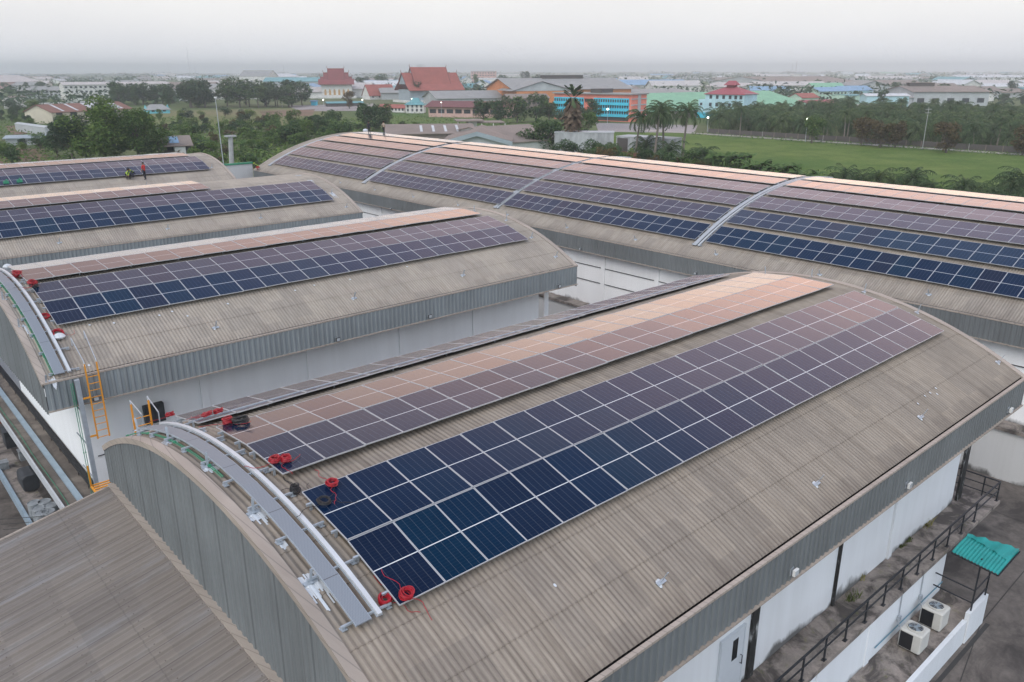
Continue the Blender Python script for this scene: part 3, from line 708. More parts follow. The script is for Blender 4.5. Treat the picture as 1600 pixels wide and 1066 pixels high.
# roof anchors (upright bar on a plate bedded in white sealant)
def anchor_mesh():
    m = MB(); m.box(-.15, .15, -.05, .05, .03, .05, 0); m.box(-.03, .03, -.008, .008, .05, .42, 0); m.box(-.03, .03, -.06, .0, .05, .07, 0)
    for k in range(9):
        a = k*.7; m.lathe([(.0, .045), (.022, .04), (.05, .015)], 7, 1, (.03*k*math.cos(a)*.5-.02, .07*math.sin(a*1.7), .0))
    o = m.build('roof_anchor', ['galvanised', 'sealant']); me = o.data; bpy.data.objects.remove(o); return me
AM = anchor_mesh()
def anchor(A, px, py, lab):
    P = on_roof(A, px, py, .0); o = bpy.data.objects.new('roof_anchor', AM); COL.objects.link(o); M = roof_frame(A, P)
    M.translation = P+Vector((0, 0, .0)); o.matrix_world = M
    tag(o, lab, 'roof anchor', 'lifeline anchors standing on the roofs')
for i, p in enumerate(((216, 673), (264, 690), (325, 731), (396, 803), (485, 912))): anchor(bA, *p, f'upright post between gable edge and nearest walkway, {["first", "second", "third", "fourth", "fifth"][i]} from the crown')
for i, p in enumerate(((5, 470), (30, 512), (72, 598))): anchor(bB, *p, f'upright post beside the ladder roof walkway, {["upper", "middle", "lowest"][i]} one in white sealant')
ranks = ['nearest', 'second', 'third', 'fourth', 'fifth', 'sixth', 'seventh', 'eighth']
for i, p in enumerate(((1032, 911), (1275, 757), (1438, 653))): anchor(bA, *p, f'{ranks[i]} anchor on bare sheets below the large navy array')
for i, p in enumerate(((1559, 567), (1433, 489), (1350, 457), (1268, 434), (1196, 430))): anchor(bA, *p, f'anchor on the far gable edge of the nearest roof, {ranks[i].replace("nearest", "first")} from eave')
for i, p in enumerate(((337, 513), (553, 467), (723, 431))): anchor(bB, *p, f'anchor on bare sheets of the roof with the yellow ladder, {ranks[i].replace("nearest", "first")} from ladder')
for i, p in enumerate(((868, 402), (830, 372), (791, 345), (741, 331))): anchor(bB, *p, f'anchor at the far gable of the ladder roof, {ranks[i].replace("nearest", "first")} from eave')
for i, p in enumerate(((93, 380), (262, 358), (407, 341))): anchor(bC, *p, f'anchor on the bare lower sheets of the third roof, {ranks[i].replace("nearest", "first")} from left')
for i, p in enumerate(((541, 324), (518, 303))): anchor(bC, *p, f'anchor at the far gable of the third roof, {["lower", "upper"][i]} one')
for i, p in enumerate(((109, 302), (229, 290), (331, 262))): anchor(bE, *p, f'anchor on the lower sheets of the rearmost roof, {ranks[i].replace("nearest", "first")} from left')
for i, p in enumerate(((532, 286), (586, 297), (646, 308), (716, 321), (793, 336), (886, 356), (993, 375), (1119, 398), (1281, 430), (1451, 461))): anchor(bD, *p, f'anchor on the lower sheets of the long roof, number {i+1} from its far gable')

# sealant brush strokes and spots on the roofs
def strokes(A, t, px, py, n=5, ln=.9, wd=.03):
    n = int(n*2.6)
    P = on_roof(A, px, py); w = (P.y if A.axis == 'X' else P.x)-A.c; a = math.asin(w/A.R); u = P.x if A.axis == 'X' else P.y
    m = MB(); sg = -1 if w < 0 else 1
    for k in range(n):
        uu = u+.05+(k-(n-1)/2)*wd; l = ln*R_.uniform(.2, 1.0)*(1-.5*abs(k-(n-1)/2)/n)
        if A is bB and uu < 5.75: continue
        if w < 2.5 and w > -2.5: l *= .5
        arc_strip(A, uu-wd*.62, uu+wd*.55, a-sg*.006-sg*R_.uniform(0, .01), a+sg*l/A.R, .021+wave(uu), .004, 6, m)
    if m.v: m.build('sealant_stroke', 'sealant', t)
for px, py, n, l in ((398, 806, 5, 1.1), (487, 912, 6, 1.0), (327, 733, 5, .5), (265, 692, 5, .4), (441, 856, 2, .1)): strokes(bA, WA, px, py, n, l)
for px, py, n, l in ((32, 515, 5, 1.2), (72, 600, 8, .5)): strokes(bB, WB, px, py, n, l)
for px, py, n, l in ((484, 283, 6, .5), (518, 303, 5, 1.2), (466, 275, 7, .4)): strokes(bC, WC, px, py, n, l)
m = MB()
for px, py in ((1462, 607), (1453, 614), (1445, 619), (1464, 616), (1434, 631), (867, 915), (1052, 700)):
    M_ = roof_frame(bA, on_roof(bA, px, py, .02)); m.add([M_ @ Vector((.035*math.cos(k*.785), .05*math.sin(k*.785), .012)) for k in range(8)], [tuple(range(8))])
m.build('sealant_spot', 'sealant', WA)
m = MB()
for px, py in ((140, 508), (178, 505), (249, 493), (269, 487), (293, 494), (356, 475), (461, 454), (491, 446), (547, 437), (636, 417), (56, 569), (62, 569), (132, 572), (139, 571), (113, 577)):
    M_ = roof_frame(bB, on_roof(bB, px, py, .02)); m.add([M_ @ Vector((.05*math.cos(k*.785), .06*math.sin(k*.785), .012)) for k in range(8)], [tuple(range(8))])
m.build('sealant_spot', 'sealant', WB)

# coils of cable
def coil(A, px, py, lab, mat='red_rubber', off=RISE+.0, r=.12, tilt=None, loose=2, flat=1.0):
    P = on_roof(A, px, py, off); M_ = roof_frame(A, P); m = MB(); n = 22
    for k in range(9):
        rr = r*R_.uniform(.82, 1.12); cz = .03+.012*k*flat; ox, oy = R_.gauss(0, .015), R_.gauss(0, .015); ph = R_.uniform(0, 6)
        m.tube([M_ @ Vector((ox+rr*math.cos(q*math.tau/n), oy+rr*math.sin(q*math.tau/n), cz+.015*math.sin(2*q*math.tau/n+ph))) for q in range(n)], .014, 5, closed=True)
    for k in range(loose):
        a = R_.uniform(0, 6.28); pts = []; x, y = r*math.cos(a), r*math.sin(a); h = a
        for q in range(9): pts.append(M_ @ Vector((x, y, .018))); h += R_.uniform(-.7, .9); x += .09*math.cos(h); y += .09*math.sin(h)
        m.tube(pts, .007, 4)
    tag(m.build('cable_coil', mat, at=P), lab, 'cable coil', 'coils of cable left on the roofs')
coil(bA, 634, 931, 'red coil on the lowest corner panel of the large navy array')
coil(bA, 519, 758, 'red coil on the upper left corner of the large navy array')
coil(bA, 600, 940, 'red coil on the roof sheets under the end of the white tray', off=.05)
coil(bA, 429, 722, 'left of two red coils on the lower corner of the pinkish array')
coil(bA, 447, 720, 'right of two red coils on the lower corner of the pinkish array')
coil(bA, 356, 662, 'red coil beside a black one on the top corner of the pinkish array', flat=1.5)
coil(bA, 377, 660, 'black coil on the top corner of the pinkish array', 'black_rubber', loose=4, r=.2)
coil(bA, 324, 651, 'left of two red coils on the dull brown rear row')
coil(bA, 342, 646, 'right of two red coils on the dull brown rear row')
coil(bA, 266, 651, 'red coil on the sheets by the crown end of the white tray', off=.05)
coil(bA, 461, 770, 'black coil on the sheets between tray and large navy array', 'black_rubber', off=.05, r=.1, flat=1.6, loose=4)
coil(bA, 506, 784, 'loose thin black loops on a navy panel below a red coil', 'black_rubber', r=.13, flat=.3, loose=3)
coil(bB, 27, 428, 'red coil on the end of the peach array, ladder roof', r=.17)
coil(bB, 24, 434, 'red coil on sheets beneath the end of the peach array, ladder roof', off=.06, r=.15)
coil(bB, 51, 443, 'red coil on top of a black one, corner of dark array, ladder roof', off=RISE+.12, r=.17)
coil(bB, 53, 448, 'black coil below a red one, corner of dark array, ladder roof', 'black_rubber', r=.17)
coil(bB, 70, 497, 'red coil standing at the lower end of the dark array, ladder roof', off=.08, r=.17)
coil(bB, 91, 523, 'red coil beside a white sack near the ladder roof walkway', off=.05, r=.2)
def sack(A, px, py, lab, s=.22):
    P = on_roof(A, px, py, .03); m = MB(); prof = [(0, 0), (s*.9, .01), (s*1.05, s*.4), (s*.8, s*.85), (s*.25, s*1.05), (0, s*1.1)]
    m.lathe([(r*R_.uniform(.9, 1.1), z) for r, z in prof], 10, 0, P); tag(m.build('sack', 'sealant', at=P), lab, 'sack', 'white sacks on the roofs')
sack(bB, 93, 529, 'crumpled white sack beside a red coil near the tray, ladder roof'); sack(bB, 12, 419, 'crumpled white sack at the crown end of the white tray, ladder roof', .2)
sack(bD, 571, 206, 'white sack lying on the crown of the long roof beside two standing men', .4)

# green conduits
def conduit(pts, lab, r=.02, n=1, sp=.05):
    m = MB(); P = Vector(pts[0])
    for k in range(n):
        o = Vector((k*sp, 0, .01*k)); m.tube([Vector(p)+o for p in pts], r, 6)
        for p in pts[1::3]: m.box(p[0]+o.x-.02, p[0]+o.x+.02, p[1]-.03, p[1]+.03, p[2]+o.z-.02, p[2]+o.z+.02)
    tag(m.build('conduit', 'green_conduit', at=P), lab, 'conduit', 'green electrical conduits')
conduit([bA.pt(6.12, a*.05, .07) for a in [k*.9-.2 for k in range(0, 11)]][::1], 'green conduits along the crown of the nearest grating walkway', .012, 2, .04)
conduit([bB.pt(5.86, -.5+a*.06, .10) for a in range(0, 13)], 'green conduit along the outer side of the ladder roof walkway', .013, 2)
conduit([(6.35+.0*z, 33.22, 9.3-z*.75) for z in range(0, 8)], 'green conduits dropping down the corner beside the grey vertical tray', .013, 2, .07)
t = thing('cable_tray', 'grey vertical cable tray dropping from the ladder roof corner', 'cable tray', (6.56, 33.24, 3.7), 'cable trays beside the walkways')
m = MB(); m.box(6.5, 6.66, 33.1, 33.26, 3.7, 9.42); m.build('tray_cover', 'galvanised', t)
m = MB()
for z in (5, 6.5, 8): m.beam((6.58, 33.26, z), (6.58, 35.0, z), .04)
m.build('support_bracket', 'galvanised', t)
# the yellow ladder
def ladder(x0, x1, y, z0, z1, lab, step=.29, tie=None, hoop=True):
    t = thing('ladder', lab, 'ladder', ((x0+x1)/2, y, z0), 'yellow steel ladders')
    for x in (x0, x1):
        m = MB(); m.beam((x, y, z0), (x, y, z1), .05, .06); m.build('side_rail', 'yellow_paint', t)
    z = z0+.05
    while z < z1-.45: m = MB(); m.tube([(x0, y, z), (x1, y, z)], .018, 6); m.build('rung', 'yellow_paint', t); z += step
    if tie:
        for zz in tie: m = MB(); m.beam((x0, y, zz), (x0-.36, y+.02, zz), .06); m.build('tie_bar', 'yellow_paint', t)
    return t
def hand(t, x, y, z, P):
    m = MB(); m.tube([(x, y, z), (x, y+.05, z+.12), P+Vector((0, 0, .35)), P+Vector((0, 0, .02))], .02, 6); m.build('hand_bar', 'galvanised', t)
L1 = ladder(6.93, 7.37, 33.12, 6.78, 10.0, 'yellow ladder climbing to the eave of the second roof', tie=(8.6, 6.95))
for x, (px, py) in ((6.93, (113, 541)), (7.37, (133, 530))): hand(L1, x, 33.12, 10.0, on_roof(bB, px, py))
x2, x3 = on_y(26.75, 210, 665).x, on_y(26.75, 237, 660).x
z2 = on_y(26.75, 205, 632).z
L2 = ladder(x2, x3, 26.75, 6.6, z2, 'short yellow ladder top behind the crown of the nearest roof')
for x, (px, py) in ((x2, (224, 664)), (x3, (250, 660))): hand(L2, x, 26.75, z2, on_roof(bA, px, py))
P = on_y(28.6, 160, 752); t = thing('platform', 'small yellow steel platform tucked beside the brown lean-to roof', 'platform', P)
m = MB()
for k in range(5): m.beam(P+Vector((-.3, k*.18-.3, -.25)), P+Vector((.75, k*.18-.3, -.25)), .07, .03)
m.build('tread', 'yellow_paint', t)
for dx in (-.3, .75):
    m = MB(); m.beam(P+Vector((dx, -.32, -.28)), P+Vector((dx, .45, -.28)), .05, .08); m.beam(P+Vector((dx, .4, -.28)), P+Vector((dx, .4, .55)), .05); m.beam(P+Vector((dx, -.3, -.28)), P+Vector((dx, .4, -.9)), .05); m.build('frame', 'yellow_paint', t)
q = on_y(34.9, 240, 644); m = MB(); m.box(q.x-.42, q.x+.42, 34.7, 34.98, q.z-.45, q.z+.4); m.box(q.x-.38, q.x-.02, 34.67, 34.7, q.z-.4, q.z+.35); m.box(q.x+.02, q.x+.38, 34.67, 34.7, q.z-.4, q.z+.35)
tag(m.build('switch_box', 'dark_tank', at=(q.x, 34.85, q.z)), 'dark switch box on the white wall behind the short yellow ladder', 'switch box')

# ------------------------------------------------------------------ brown lean-to in the left corner
def lean(x): return 8.0+.2*(x-5.2)
ln_ = thing('lean_to_shed', 'brown rust streaked lean-to with low pitched sheet roof against the nearest gable', 'shed', (-5, 14, 0))
m = MB(); x0, x1 = -22, 5.64; y0, y1 = -4.0, 25.95; y = y0; pr = []
while y < y1:
    for dy, h in ((0, 0), (.62, .004), (.70, .062), (.84, .062), (.90, 0)):
        if y+dy*.38 < y1: pr.append((y+dy*.38, h))
    y += .38
vs, uv = [], []; nx = [x0+(x1-x0)*i/9 for i in range(10)]
for yy_, h in pr:
    for i, xx in enumerate(nx): vs.append(Vector((xx, yy_, lean(xx)+h+(.02 if i % 3 == 0 else 0)))); uv.append((yy_, xx))
n = len(nx); fs = [(i*n+j, i*n+j+1, (i+1)*n+j+1, (i+1)*n+j) for i in range(len(pr)-1) for j in range(n-1)]
m.add(vs, fs, 0, [[uv[k] for k in f] for f in fs]); m.build('roof', 'old_sheet', ln_)
m = MB(); m.beam((x0, y1, lean(x0)+.02), (x1, y1, lean(x1)+.02), .12, .07); m.build('roof_edge', 'flashing', ln_)
m = MB(); m.add([Vector((x0+1, y1-.3, 0)), Vector((5.5, y1-.3, 0)), Vector((5.5, y1-.3, lean(5.5)-.1)), Vector((x0+1, y1-.3, lean(x0+1)-.1))], [(0, 1, 2, 3)])
m.build('wall', 'old_white_wall', ln_)
m = MB(); m.beam((5.58, 8.7, lean(5.6)+.06), (5.58, 26.0, lean(5.6)+.06), .2, .06); m.build('wall_flashing', 'flashing', ln_)

# ------------------------------------------------------------------ strip between lean-to and second gable
zs = 3.6
sl = pbox('side_ledge', 5.48, 6.99, 26.2, 63, zs-.2, zs, 'dusty_slab', WB)
pbox('ledge_curb', 5.40, 5.475, 26.2, 63, zs-.3, zs+.14, 'tray_white', WB)
m = MB(); m.box(6.02, 6.25, 26.3, 62.5, zs+.02, zs+.14)
tag(m.build('duct', 'duct_blue', at=(6.1, 30, zs)), 'long flat pale blue duct lying along the side ledge', 'duct')
m = MB()
for x in (6.72, 6.94): m.beam((x, 33.4, zs+.22), (x, 62, zs+.22), .03, .09)
y = 33.5
while y < 61: m.beam((6.72, y, zs+.2), (6.94, y, zs+.2), .025); m.beam((6.72, y, zs+.2), (6.72, y, zs), .025) if int(y*2.5) % 4 == 0 else None; y += .4
for k in range(5): m.tube([(6.76+.035*k, 33.4+q*1.2, zs+.24+.01*math.sin(q*1.7+k)) for q in range(24)], .016, 5)
tag(m.build('cable_ladder', 'black_rubber', at=(6.8, 34, zs)), 'black cable ladder full of cables at the foot of the second gable wall', 'cable ladder')
conduit([(5.66+.02*math.sin(k*1.3), 27.5+k*1.5, zs+.05) for k in range(0, 22)], 'thin green conduit along the outer edge of the side ledge', .016)
m = MB()
for k in range(4): m.tube([(6.5, 30.5+k*.4, zs+.03), (5.5, 31.8+k*.45, zs+.25), (3.2, 33.5+k*.5, zs+.1-.0)], .012, 5)
tag(m.build('cable', 'black_rubber', at=(6, 31, zs)), 'thin black cables slung across the side ledge', 'cable')
# lower deck with drums
zl = 2.3; xa = on_z(zl, 40, 800).x
dk = thing('lower_deck', 'narrow concrete deck with drums below the side ledge', 'deck', (4.6, 34, 0))
pbox('slab', xa, 5.38, 25.97, 62, zl-.2, zl, 'ledge_concrete', dk); pbox('curb', xa-.14, xa-.004, 25.97, 62, zl-.35, zl+.12, 'duct_blue', dk)
def drum(px, py, r, h, lab, mat='steel_drum'):
    P = on_z(zl, px, py); m = MB(); prof = [(0, 0), (r, 0)]
    for k in (.0, .33, .66, 1.0): prof += [(r, h*k*.98), (r*1.03, h*k*.98+.01), (r, h*k*.98+.03)]
    prof += [(r*.95, h+.02), (r*.93, h-.01), (0, h-.01)]
    m.lathe(prof, 16, 0, P); tag(m.build('drum', mat, at=P, smooth=False), lab, 'drum', 'drums on the lower deck')
for i, (px, py) in enumerate(((58, 808), (65, 817), (74, 806), (84, 812), (70, 824), (80, 822))): drum(px, py, .27, .72, ['steel drum at the back left of the drum cluster', 'steel drum at the front left of the drum cluster', 'steel drum in the middle of the drum cluster', 'open steel drum at the right of the cluster by the curb', 'front middle drum of the cluster on the lower deck', 'drum at the front right of the cluster on the lower deck'][i])
P = on_z(zl, 52, 770); m = MB(); r = .42
vs = []; n = 14
for yv in (0, .06, 1.1, 1.16):
    rr = r*(.9 if yv in (0, 1.16) else 1)
    for k in range(n):
        a = k*math.tau/n; c_, s_ = math.cos(a), math.sin(a); e = 4
        vs.append(P+Vector((math.copysign(abs(c_)**.5, c_)*rr*.85, yv, .5+math.copysign(abs(s_)**.5, s_)*rr)))
m.add(vs, [(i*n+k, i*n+(k+1) % n, (i+1)*n+(k+1) % n, (i+1)*n+k) for i in range(3) for k in range(n)]+[tuple(range(n))[::-1], tuple(range(3*n, 4*n))])
tag(m.build('tank', 'dark_tank', at=P), 'dark rounded tank standing behind the drum cluster', 'tank')
for i, (px, py, sx, sy, sz, mt) in enumerate(((20, 700, .5, .9, .9, 'dark_tank'), (10, 660, .6, 1.0, .7, 'copper_rust'), (38, 720, .3, .4, .5, 'steel_drum'), (6, 735, .5, .4, .35, 'steel_drum'))):
    P = on_z(zl, px, py); m = MB(); m.box(P.x-sx/2, P.x+sx/2, P.y, P.y+sy, P.z, P.z+sz); m.box(P.x-sx/2-.03, P.x+sx/2+.03, P.y-.03, P.y+sy+.03, P.z+sz, P.z+sz+.04); m.box(P.x-sx*.3, P.x+sx*.3, P.y-.02, P.y, P.z+sz*.2, P.z+sz*.7)
    tag(m.build('machine_box', mt, at=P), ['dark machine box standing left of the tank', 'rusty brown machine box near the left picture edge', 'small grey machine box just behind the tank', 'low grey machine box left of the drums'][i], 'machine box', 'machine boxes on the lower deck')

# mast, post and wall at the far left corner of the long roof
P = Vector((41.7, 103.0, 0)); t = thing('lamp_mast', 'tall thin steel mast standing between the rearmost roof and the long roof', 'mast', P)
m = MB(); m.tube([P, P+Vector((-.02, 0, 8)), P+Vector((-.1, 0, on_y(103, 338, 153).z))], [.08, .06, .04], 8); m.build('pole', 'galvanised', t)
m = MB(); q = P+Vector((-.1, 0, on_y(103, 338, 153).z)); m.box(q.x-.13, q.x+.13, q.y-.1, q.y+.1, q.z-.05, q.z+.13); m.build('lamp_head', 'lamp_white', t)
q = on_y(128, 357, 250); m = MB(); tp = on_y(128, 360, 214)
m.tube([(q.x, 128, 0), (tp.x, 128, tp.z)], [.45, .38], 8); m.box(tp.x-.8, tp.x+.8, 127.5, 128.5, tp.z, tp.z+.25)
plain('post_concrete', (.34, .35, .35), .85)
tag(m.build('concrete_post', 'post_concrete', at=(q.x, 128, 0)), 'thick concrete post rising from the scrub beside the steel mast', 'post')
a, b = on_y(104.5, 288, 262), on_y(104.5, 412, 262)
m = MB(); m.box(a.x, 46.2, 104.5, 104.75, 0, on_y(104.5, 350, 259).z); w_ = m.build('boundary_wall', 'old_white_wall', at=(a.x, 104.5, 0)); tag(w_, 'white wall with green coping between the rearmost roof and the long roof', 'wall')
m = MB(); zt = on_y(104.5, 350, 259).z; m.box(a.x-.1, 46.25, 104.4, 104.85, zt, zt+.2); m.build('coping', 'green_conduit', w_)
# bundle of rails lying on the near left roof sheets
# ------------------------------------------------------------------ ground sheets
def sheet(name, pts, z, mat, label=None):
    m = MB(); m.add([Vector((p[0], p[1], z)) for p in pts], [tuple(range(len(pts)))])
    return tag(m.build(name, mat), kind='structure')
def gp(*px): return [on_z(0, *p) for p in px]
def ground_mat(name, a, b2, c3, s):
    m, nt, b = new_mat(name); t = N(nt, 'ShaderNodeNewGeometry'); p = t.outputs['Position']
    n1 = noise(nt, p, s, 8, .65, .4); n2 = noise(nt, p, s*.15, 4, .6); n3 = noise(nt, p, s*9, 5, .7)
    c = ramp(nt, n1, [(.3, a), (.7, b2)]); c = mixc(nt, ramp(nt, n2, [(.45, 0), (.65, .8)]), c, c3)
    c = mixc(nt, .5, c, ramp(nt, n3, [(.3, (.6, .6, .6)), (.7, (1.25, 1.25, 1.25))]), 'MULTIPLY')
    nt.links.new(c, b.inputs['Base Color']); b.inputs['Roughness'].default_value = 1; b.inputs['Specular IOR Level'].default_value = .1
ground_mat('scrub_ground', (.065, .10, .035), (.125, .165, .06), (.15, .15, .09), .03)
ground_mat('rice_green', (.065, .12, .024), (.15, .20, .055), (.06, .125, .028), .09)
ground_mat('pasture', (.11, .15, .05), (.17, .19, .075), (.20, .17, .10), .05)
ground_mat('bare_soil', (.17, .11, .08), (.26, .18, .13), (.10, .09, .05), .15)
ground_mat('lot_paving', (.30, .27, .26), (.38, .34, .33), (.25, .24, .24), .1)
ground_mat('lawn', (.07, .13, .035), (.10, .17, .05), (.12, .16, .05), .1)
plain('road_surface', (.36, .33, .30), .9, 0, .15, .3)
m = MB(); k = 40; S = 6400
m.add([Vector((-S, -S, 0)), Vector((S, -S, 0)), Vector((S, S, 0)), Vector((-S, S, 0))], [(0, 1, 2, 3)])
tag(m.build('ground', 'scrub_ground'), kind='structure')
sheet('yard', [(-45, -80), (110, -80), (110, 116), (-45, 116)], .012, 'yard_concrete')
rf = gp((1080, 209), (1600, 243)); 
d0 = (rf[1]-rf[0]).normalized(); nr = Vector((-d0.y, d0.x, 0)); nr = -nr if nr.dot(Vector((1, 1, 0))) < 0 else nr
ra, rb = rf[0]-d0*25, rf[1]+d0*260
sheet('rice_field', [ra-nr*1, rb-nr*1, rb-nr*125, ra-nr*125], .02, 'rice_green')
sheet('road', [ra, rb, rb+nr*4.2, ra+nr*4.2], .03, 'road_surface')
for name, pts, mt in (('pasture', [(225, 174), (505, 168), (520, 186), (440, 198), (225, 204)], 'pasture'), ('bare_soil', [(405, 174), (492, 171), (488, 181), (412, 183)], 'bare_soil'),
                      ('paved_lot', [(452, 165), (585, 162), (600, 173), (462, 174)], 'lot_paving'), ('pasture', [(590, 176), (800, 184), (800, 205), (600, 200)], 'lawn'),
                      ('lawn', [(770, 190), (905, 191), (900, 202), (760, 200)], 'lawn'), ('bare_soil', [(-60, 230), (68, 233), (88, 262), (-60, 262)], 'bare_soil'), ('bare_soil', [(8, 198), (40, 194), (80, 206), (20, 211)], 'bare_soil'),
                      ('pasture', [(262, 222), (330, 212), (345, 226), (285, 238)], 'pasture'), ('compound', [(930, 192), (1090, 196), (1085, 208), (935, 206)], 'lot_paving')):
    sheet(name, gp(*pts), .02+.004*R_.random(), mt)

def strip_(name, a, b, w, z, mat):
    a, b = Vector((a[0], a[1], 0)), Vector((b[0], b[1], 0)); n = Vector((-(b-a).y, (b-a).x, 0)).normalized()*w/2
    return sheet(name, [a-n, b-n, b+n, a+n], z, mat)
strip_('drain_channel', (-6, 7.28), (31.7, 7.28), .16, .02, 'gutter_dark')
for i, (p, q) in enumerate((((1600, 893), (1532, 975)), ((1532, 975), (1500, 1066)), ((1555, 800), (1600, 818)))):
    p, q = on_z(0, *p), on_z(0, *q); strip_('yard_joint', (p.x, p.y), (q.x, q.y), .035, .022+.002*i, 'gutter_dark')
# ------------------------------------------------------------------ foliage
def leaf_mat(name, a, b2, c3=None):
    m, nt, b = new_mat(name); g = N(nt, 'ShaderNodeNewGeometry'); oi = N(nt, 'ShaderNodeObjectInfo')
    c = ramp(nt, g.outputs['Random Per Island'], [(0, a), (.6, b2), (1, c3 or [x*1.5 for x in b2])])
    c = mixc(nt, .7, c, ramp(nt, oi.outputs['Random'], [(0, (.75, .8, .8)), (.5, (1, 1, 1)), (1, (1.25, 1.15, .95))]), 'MULTIPLY')
    nt.links.new(c, b.inputs['Base Color']); b.inputs['Roughness'].default_value = .7; b.inputs['Specular IOR Level'].default_value = .25
    tr = N(nt, 'ShaderNodeBsdfTranslucent'); nt.links.new(c, tr.inputs['Color']); mx = N(nt, 'ShaderNodeMixShader'); mx.inputs[0].default_value = .22
    nt.links.new(b.outputs[0], mx.inputs[1]); nt.links.new(tr.outputs[0], mx.inputs[2]); nt.links.new(mx.outputs[0], nt.nodes['Material Output'].inputs[0])
leaf_mat('leaf_dark', (.027, .062, .020), (.056, .110, .034), (.10, .16, .05))
leaf_mat('leaf_mid', (.052, .105, .022), (.10, .175, .040), (.18, .25, .065))
leaf_mat('leaf_blue', (.026, .056, .026), (.050, .090, .042), (.09, .135, .065))
leaf_mat('leaf_brown', (.06, .048, .022), (.11, .08, .036), (.15, .12, .05))
leaf_mat('leaf_palm', (.036, .068, .026), (.066, .108, .042), (.12, .165, .07))
leaf_mat('leaf_banana', (.045, .09, .02), (.085, .15, .04), (.13, .2, .07))
leaf_mat('leaf_dead', (.10, .065, .04), (.17, .115, .075), (.22, .16, .11))
plain('bark', (.11, .09, .075), .9, 0, .3, 3)
plain('palm_bark', (.20, .17, .145), .9, 0, .25, 4)

def leaf(m, p, s, rnd, mat=0, up=.4):
    a, e = rnd.uniform(0, math.tau), rnd.gauss(.2, .5); d = Vector((math.cos(a)*math.cos(e), math.sin(a)*math.cos(e), math.sin(e)))
    t = d.cross(Vector((rnd.gauss(0, .5), rnd.gauss(0, .5), 1))).normalized()
    w = s*rnd.uniform(.35, .6); l = s*rnd.uniform(.7, 1.2); dr = Vector((0, 0, -.25*l))
    m.add([p-d*l*.5, p+t*w*.5, p+d*l*.55+dr, p-t*w*.5], [(0, 1, 2, 3)], mat)
def tree_meshes(kind, seed):
    """unit tree: height 1, returns (trunk mesh, crown mesh)"""
    rnd = random.Random(seed); tr, cr = MB(), MB()
    spec = {'broad': (13, .46, .42, 1500, .095), 'round': (11, .43, .43, 1400, .09), 'bush': (9, .62, .50, 900, .12), 'tall': (12, .32, .48, 1300, .08), 'umbrella': (12, .62, .32, 1300, .09), 'big': (34, .50, .47, 8500, .048)}[kind]
    nl, rx, rz, nleaf, ls = spec; cz = 1-rz*1.04
    th = cz-rz*.5; tr.tube([(0, 0, 0), (rnd.gauss(0, .02), rnd.gauss(0, .02), th*.5), (rnd.gauss(0, .03), rnd.gauss(0, .03), th), (0, 0, cz+.05)], [.032, .024, .020, .008], 7)
    lobes = []
    for i in range(nl):
        a = rnd.uniform(0, math.tau); r = rx*math.sqrt(rnd.random())*.72; z = cz+rz*rnd.uniform(-.80, .72)
        k = math.sqrt(max(.1, 1-((z-cz)/rz)**2)); c = Vector((r*k*math.cos(a), r*k*math.sin(a), z)); q = rnd.uniform(.36, .56)*min(rx, rz*1.1)*(.62 if kind == 'big' else 1)
        lobes.append((c, q)); b = Vector((0, 0, th*rnd.uniform(.75, 1))); mid = b.lerp(c, .55)+Vector((0, 0, -.03)); tr.tube([b, mid, c], [.013, .008, .003], 5, cap=False)
    for i in range(nleaf):
        c, q = lobes[rnd.randrange(nl)]
        v = Vector((rnd.gauss(0, 1), rnd.gauss(0, 1), rnd.gauss(.15, .9))).normalized()*q*(rnd.uniform(.55, 1.08)); v.z *= .78
        leaf(cr, c+v, ls*rnd.uniform(.6, 1.35), rnd)
    return tr, cr
def palm_meshes(seed, kind='coconut'):
    rnd = random.Random(seed); tr, cr = MB(), MB()
    bx, by = rnd.gauss(0, .05), rnd.gauss(0, .05); th = {'coconut': .68, 'farm': .42, 'small': .3}[kind]; fl = {'coconut': .29, 'farm': .52, 'small': .60}[kind]
    top = Vector((bx, by, th)); tr.tube([(0, 0, 0), (bx*.2, by*.2, th*.35), (bx*.6, by*.6, th*.7), top], [.024, .016, .014, .013], 7)
    nf = 28
    for i in range(nf):
        a = i*2.4+rnd.uniform(-.2, .2); e = 1.40-2.0*(i/nf)+rnd.gauss(0, .08); L = fl*rnd.uniform(.85, 1.1)
        pts = []; p = top.copy(); n = 7
        for k in range(n+1):
            pts.append(p.copy()); d = Vector((math.cos(a)*math.cos(e), math.sin(a)*math.cos(e), math.sin(e))); p += d*L/n; e -= .23+.03*k
        sd = Vector((-math.sin(a), math.cos(a), 0))
        for k in range(n):
            w0 = L*.23*math.sin(math.pi*min(1, (k+.6)/(n+.3)))
            for s_ in (-1, 1):
                for h in range(2):
                    b0 = pts[k].lerp(pts[k+1], h*.5); b1 = pts[k].lerp(pts[k+1], h*.5+.34); f = (pts[k+1]-pts[k]).normalized()
                    tip = (b0+b1)/2+sd*s_*w0*rnd.uniform(.8, 1.1)+f*w0*.55+Vector((0, 0, -w0*rnd.uniform(.5, 1.0)))
                    cr.add([b0, b1, tip], [(0, 1, 2)])
        cr.tube(pts, [.006]*(n+1), 3, cap=False)
    return tr, cr
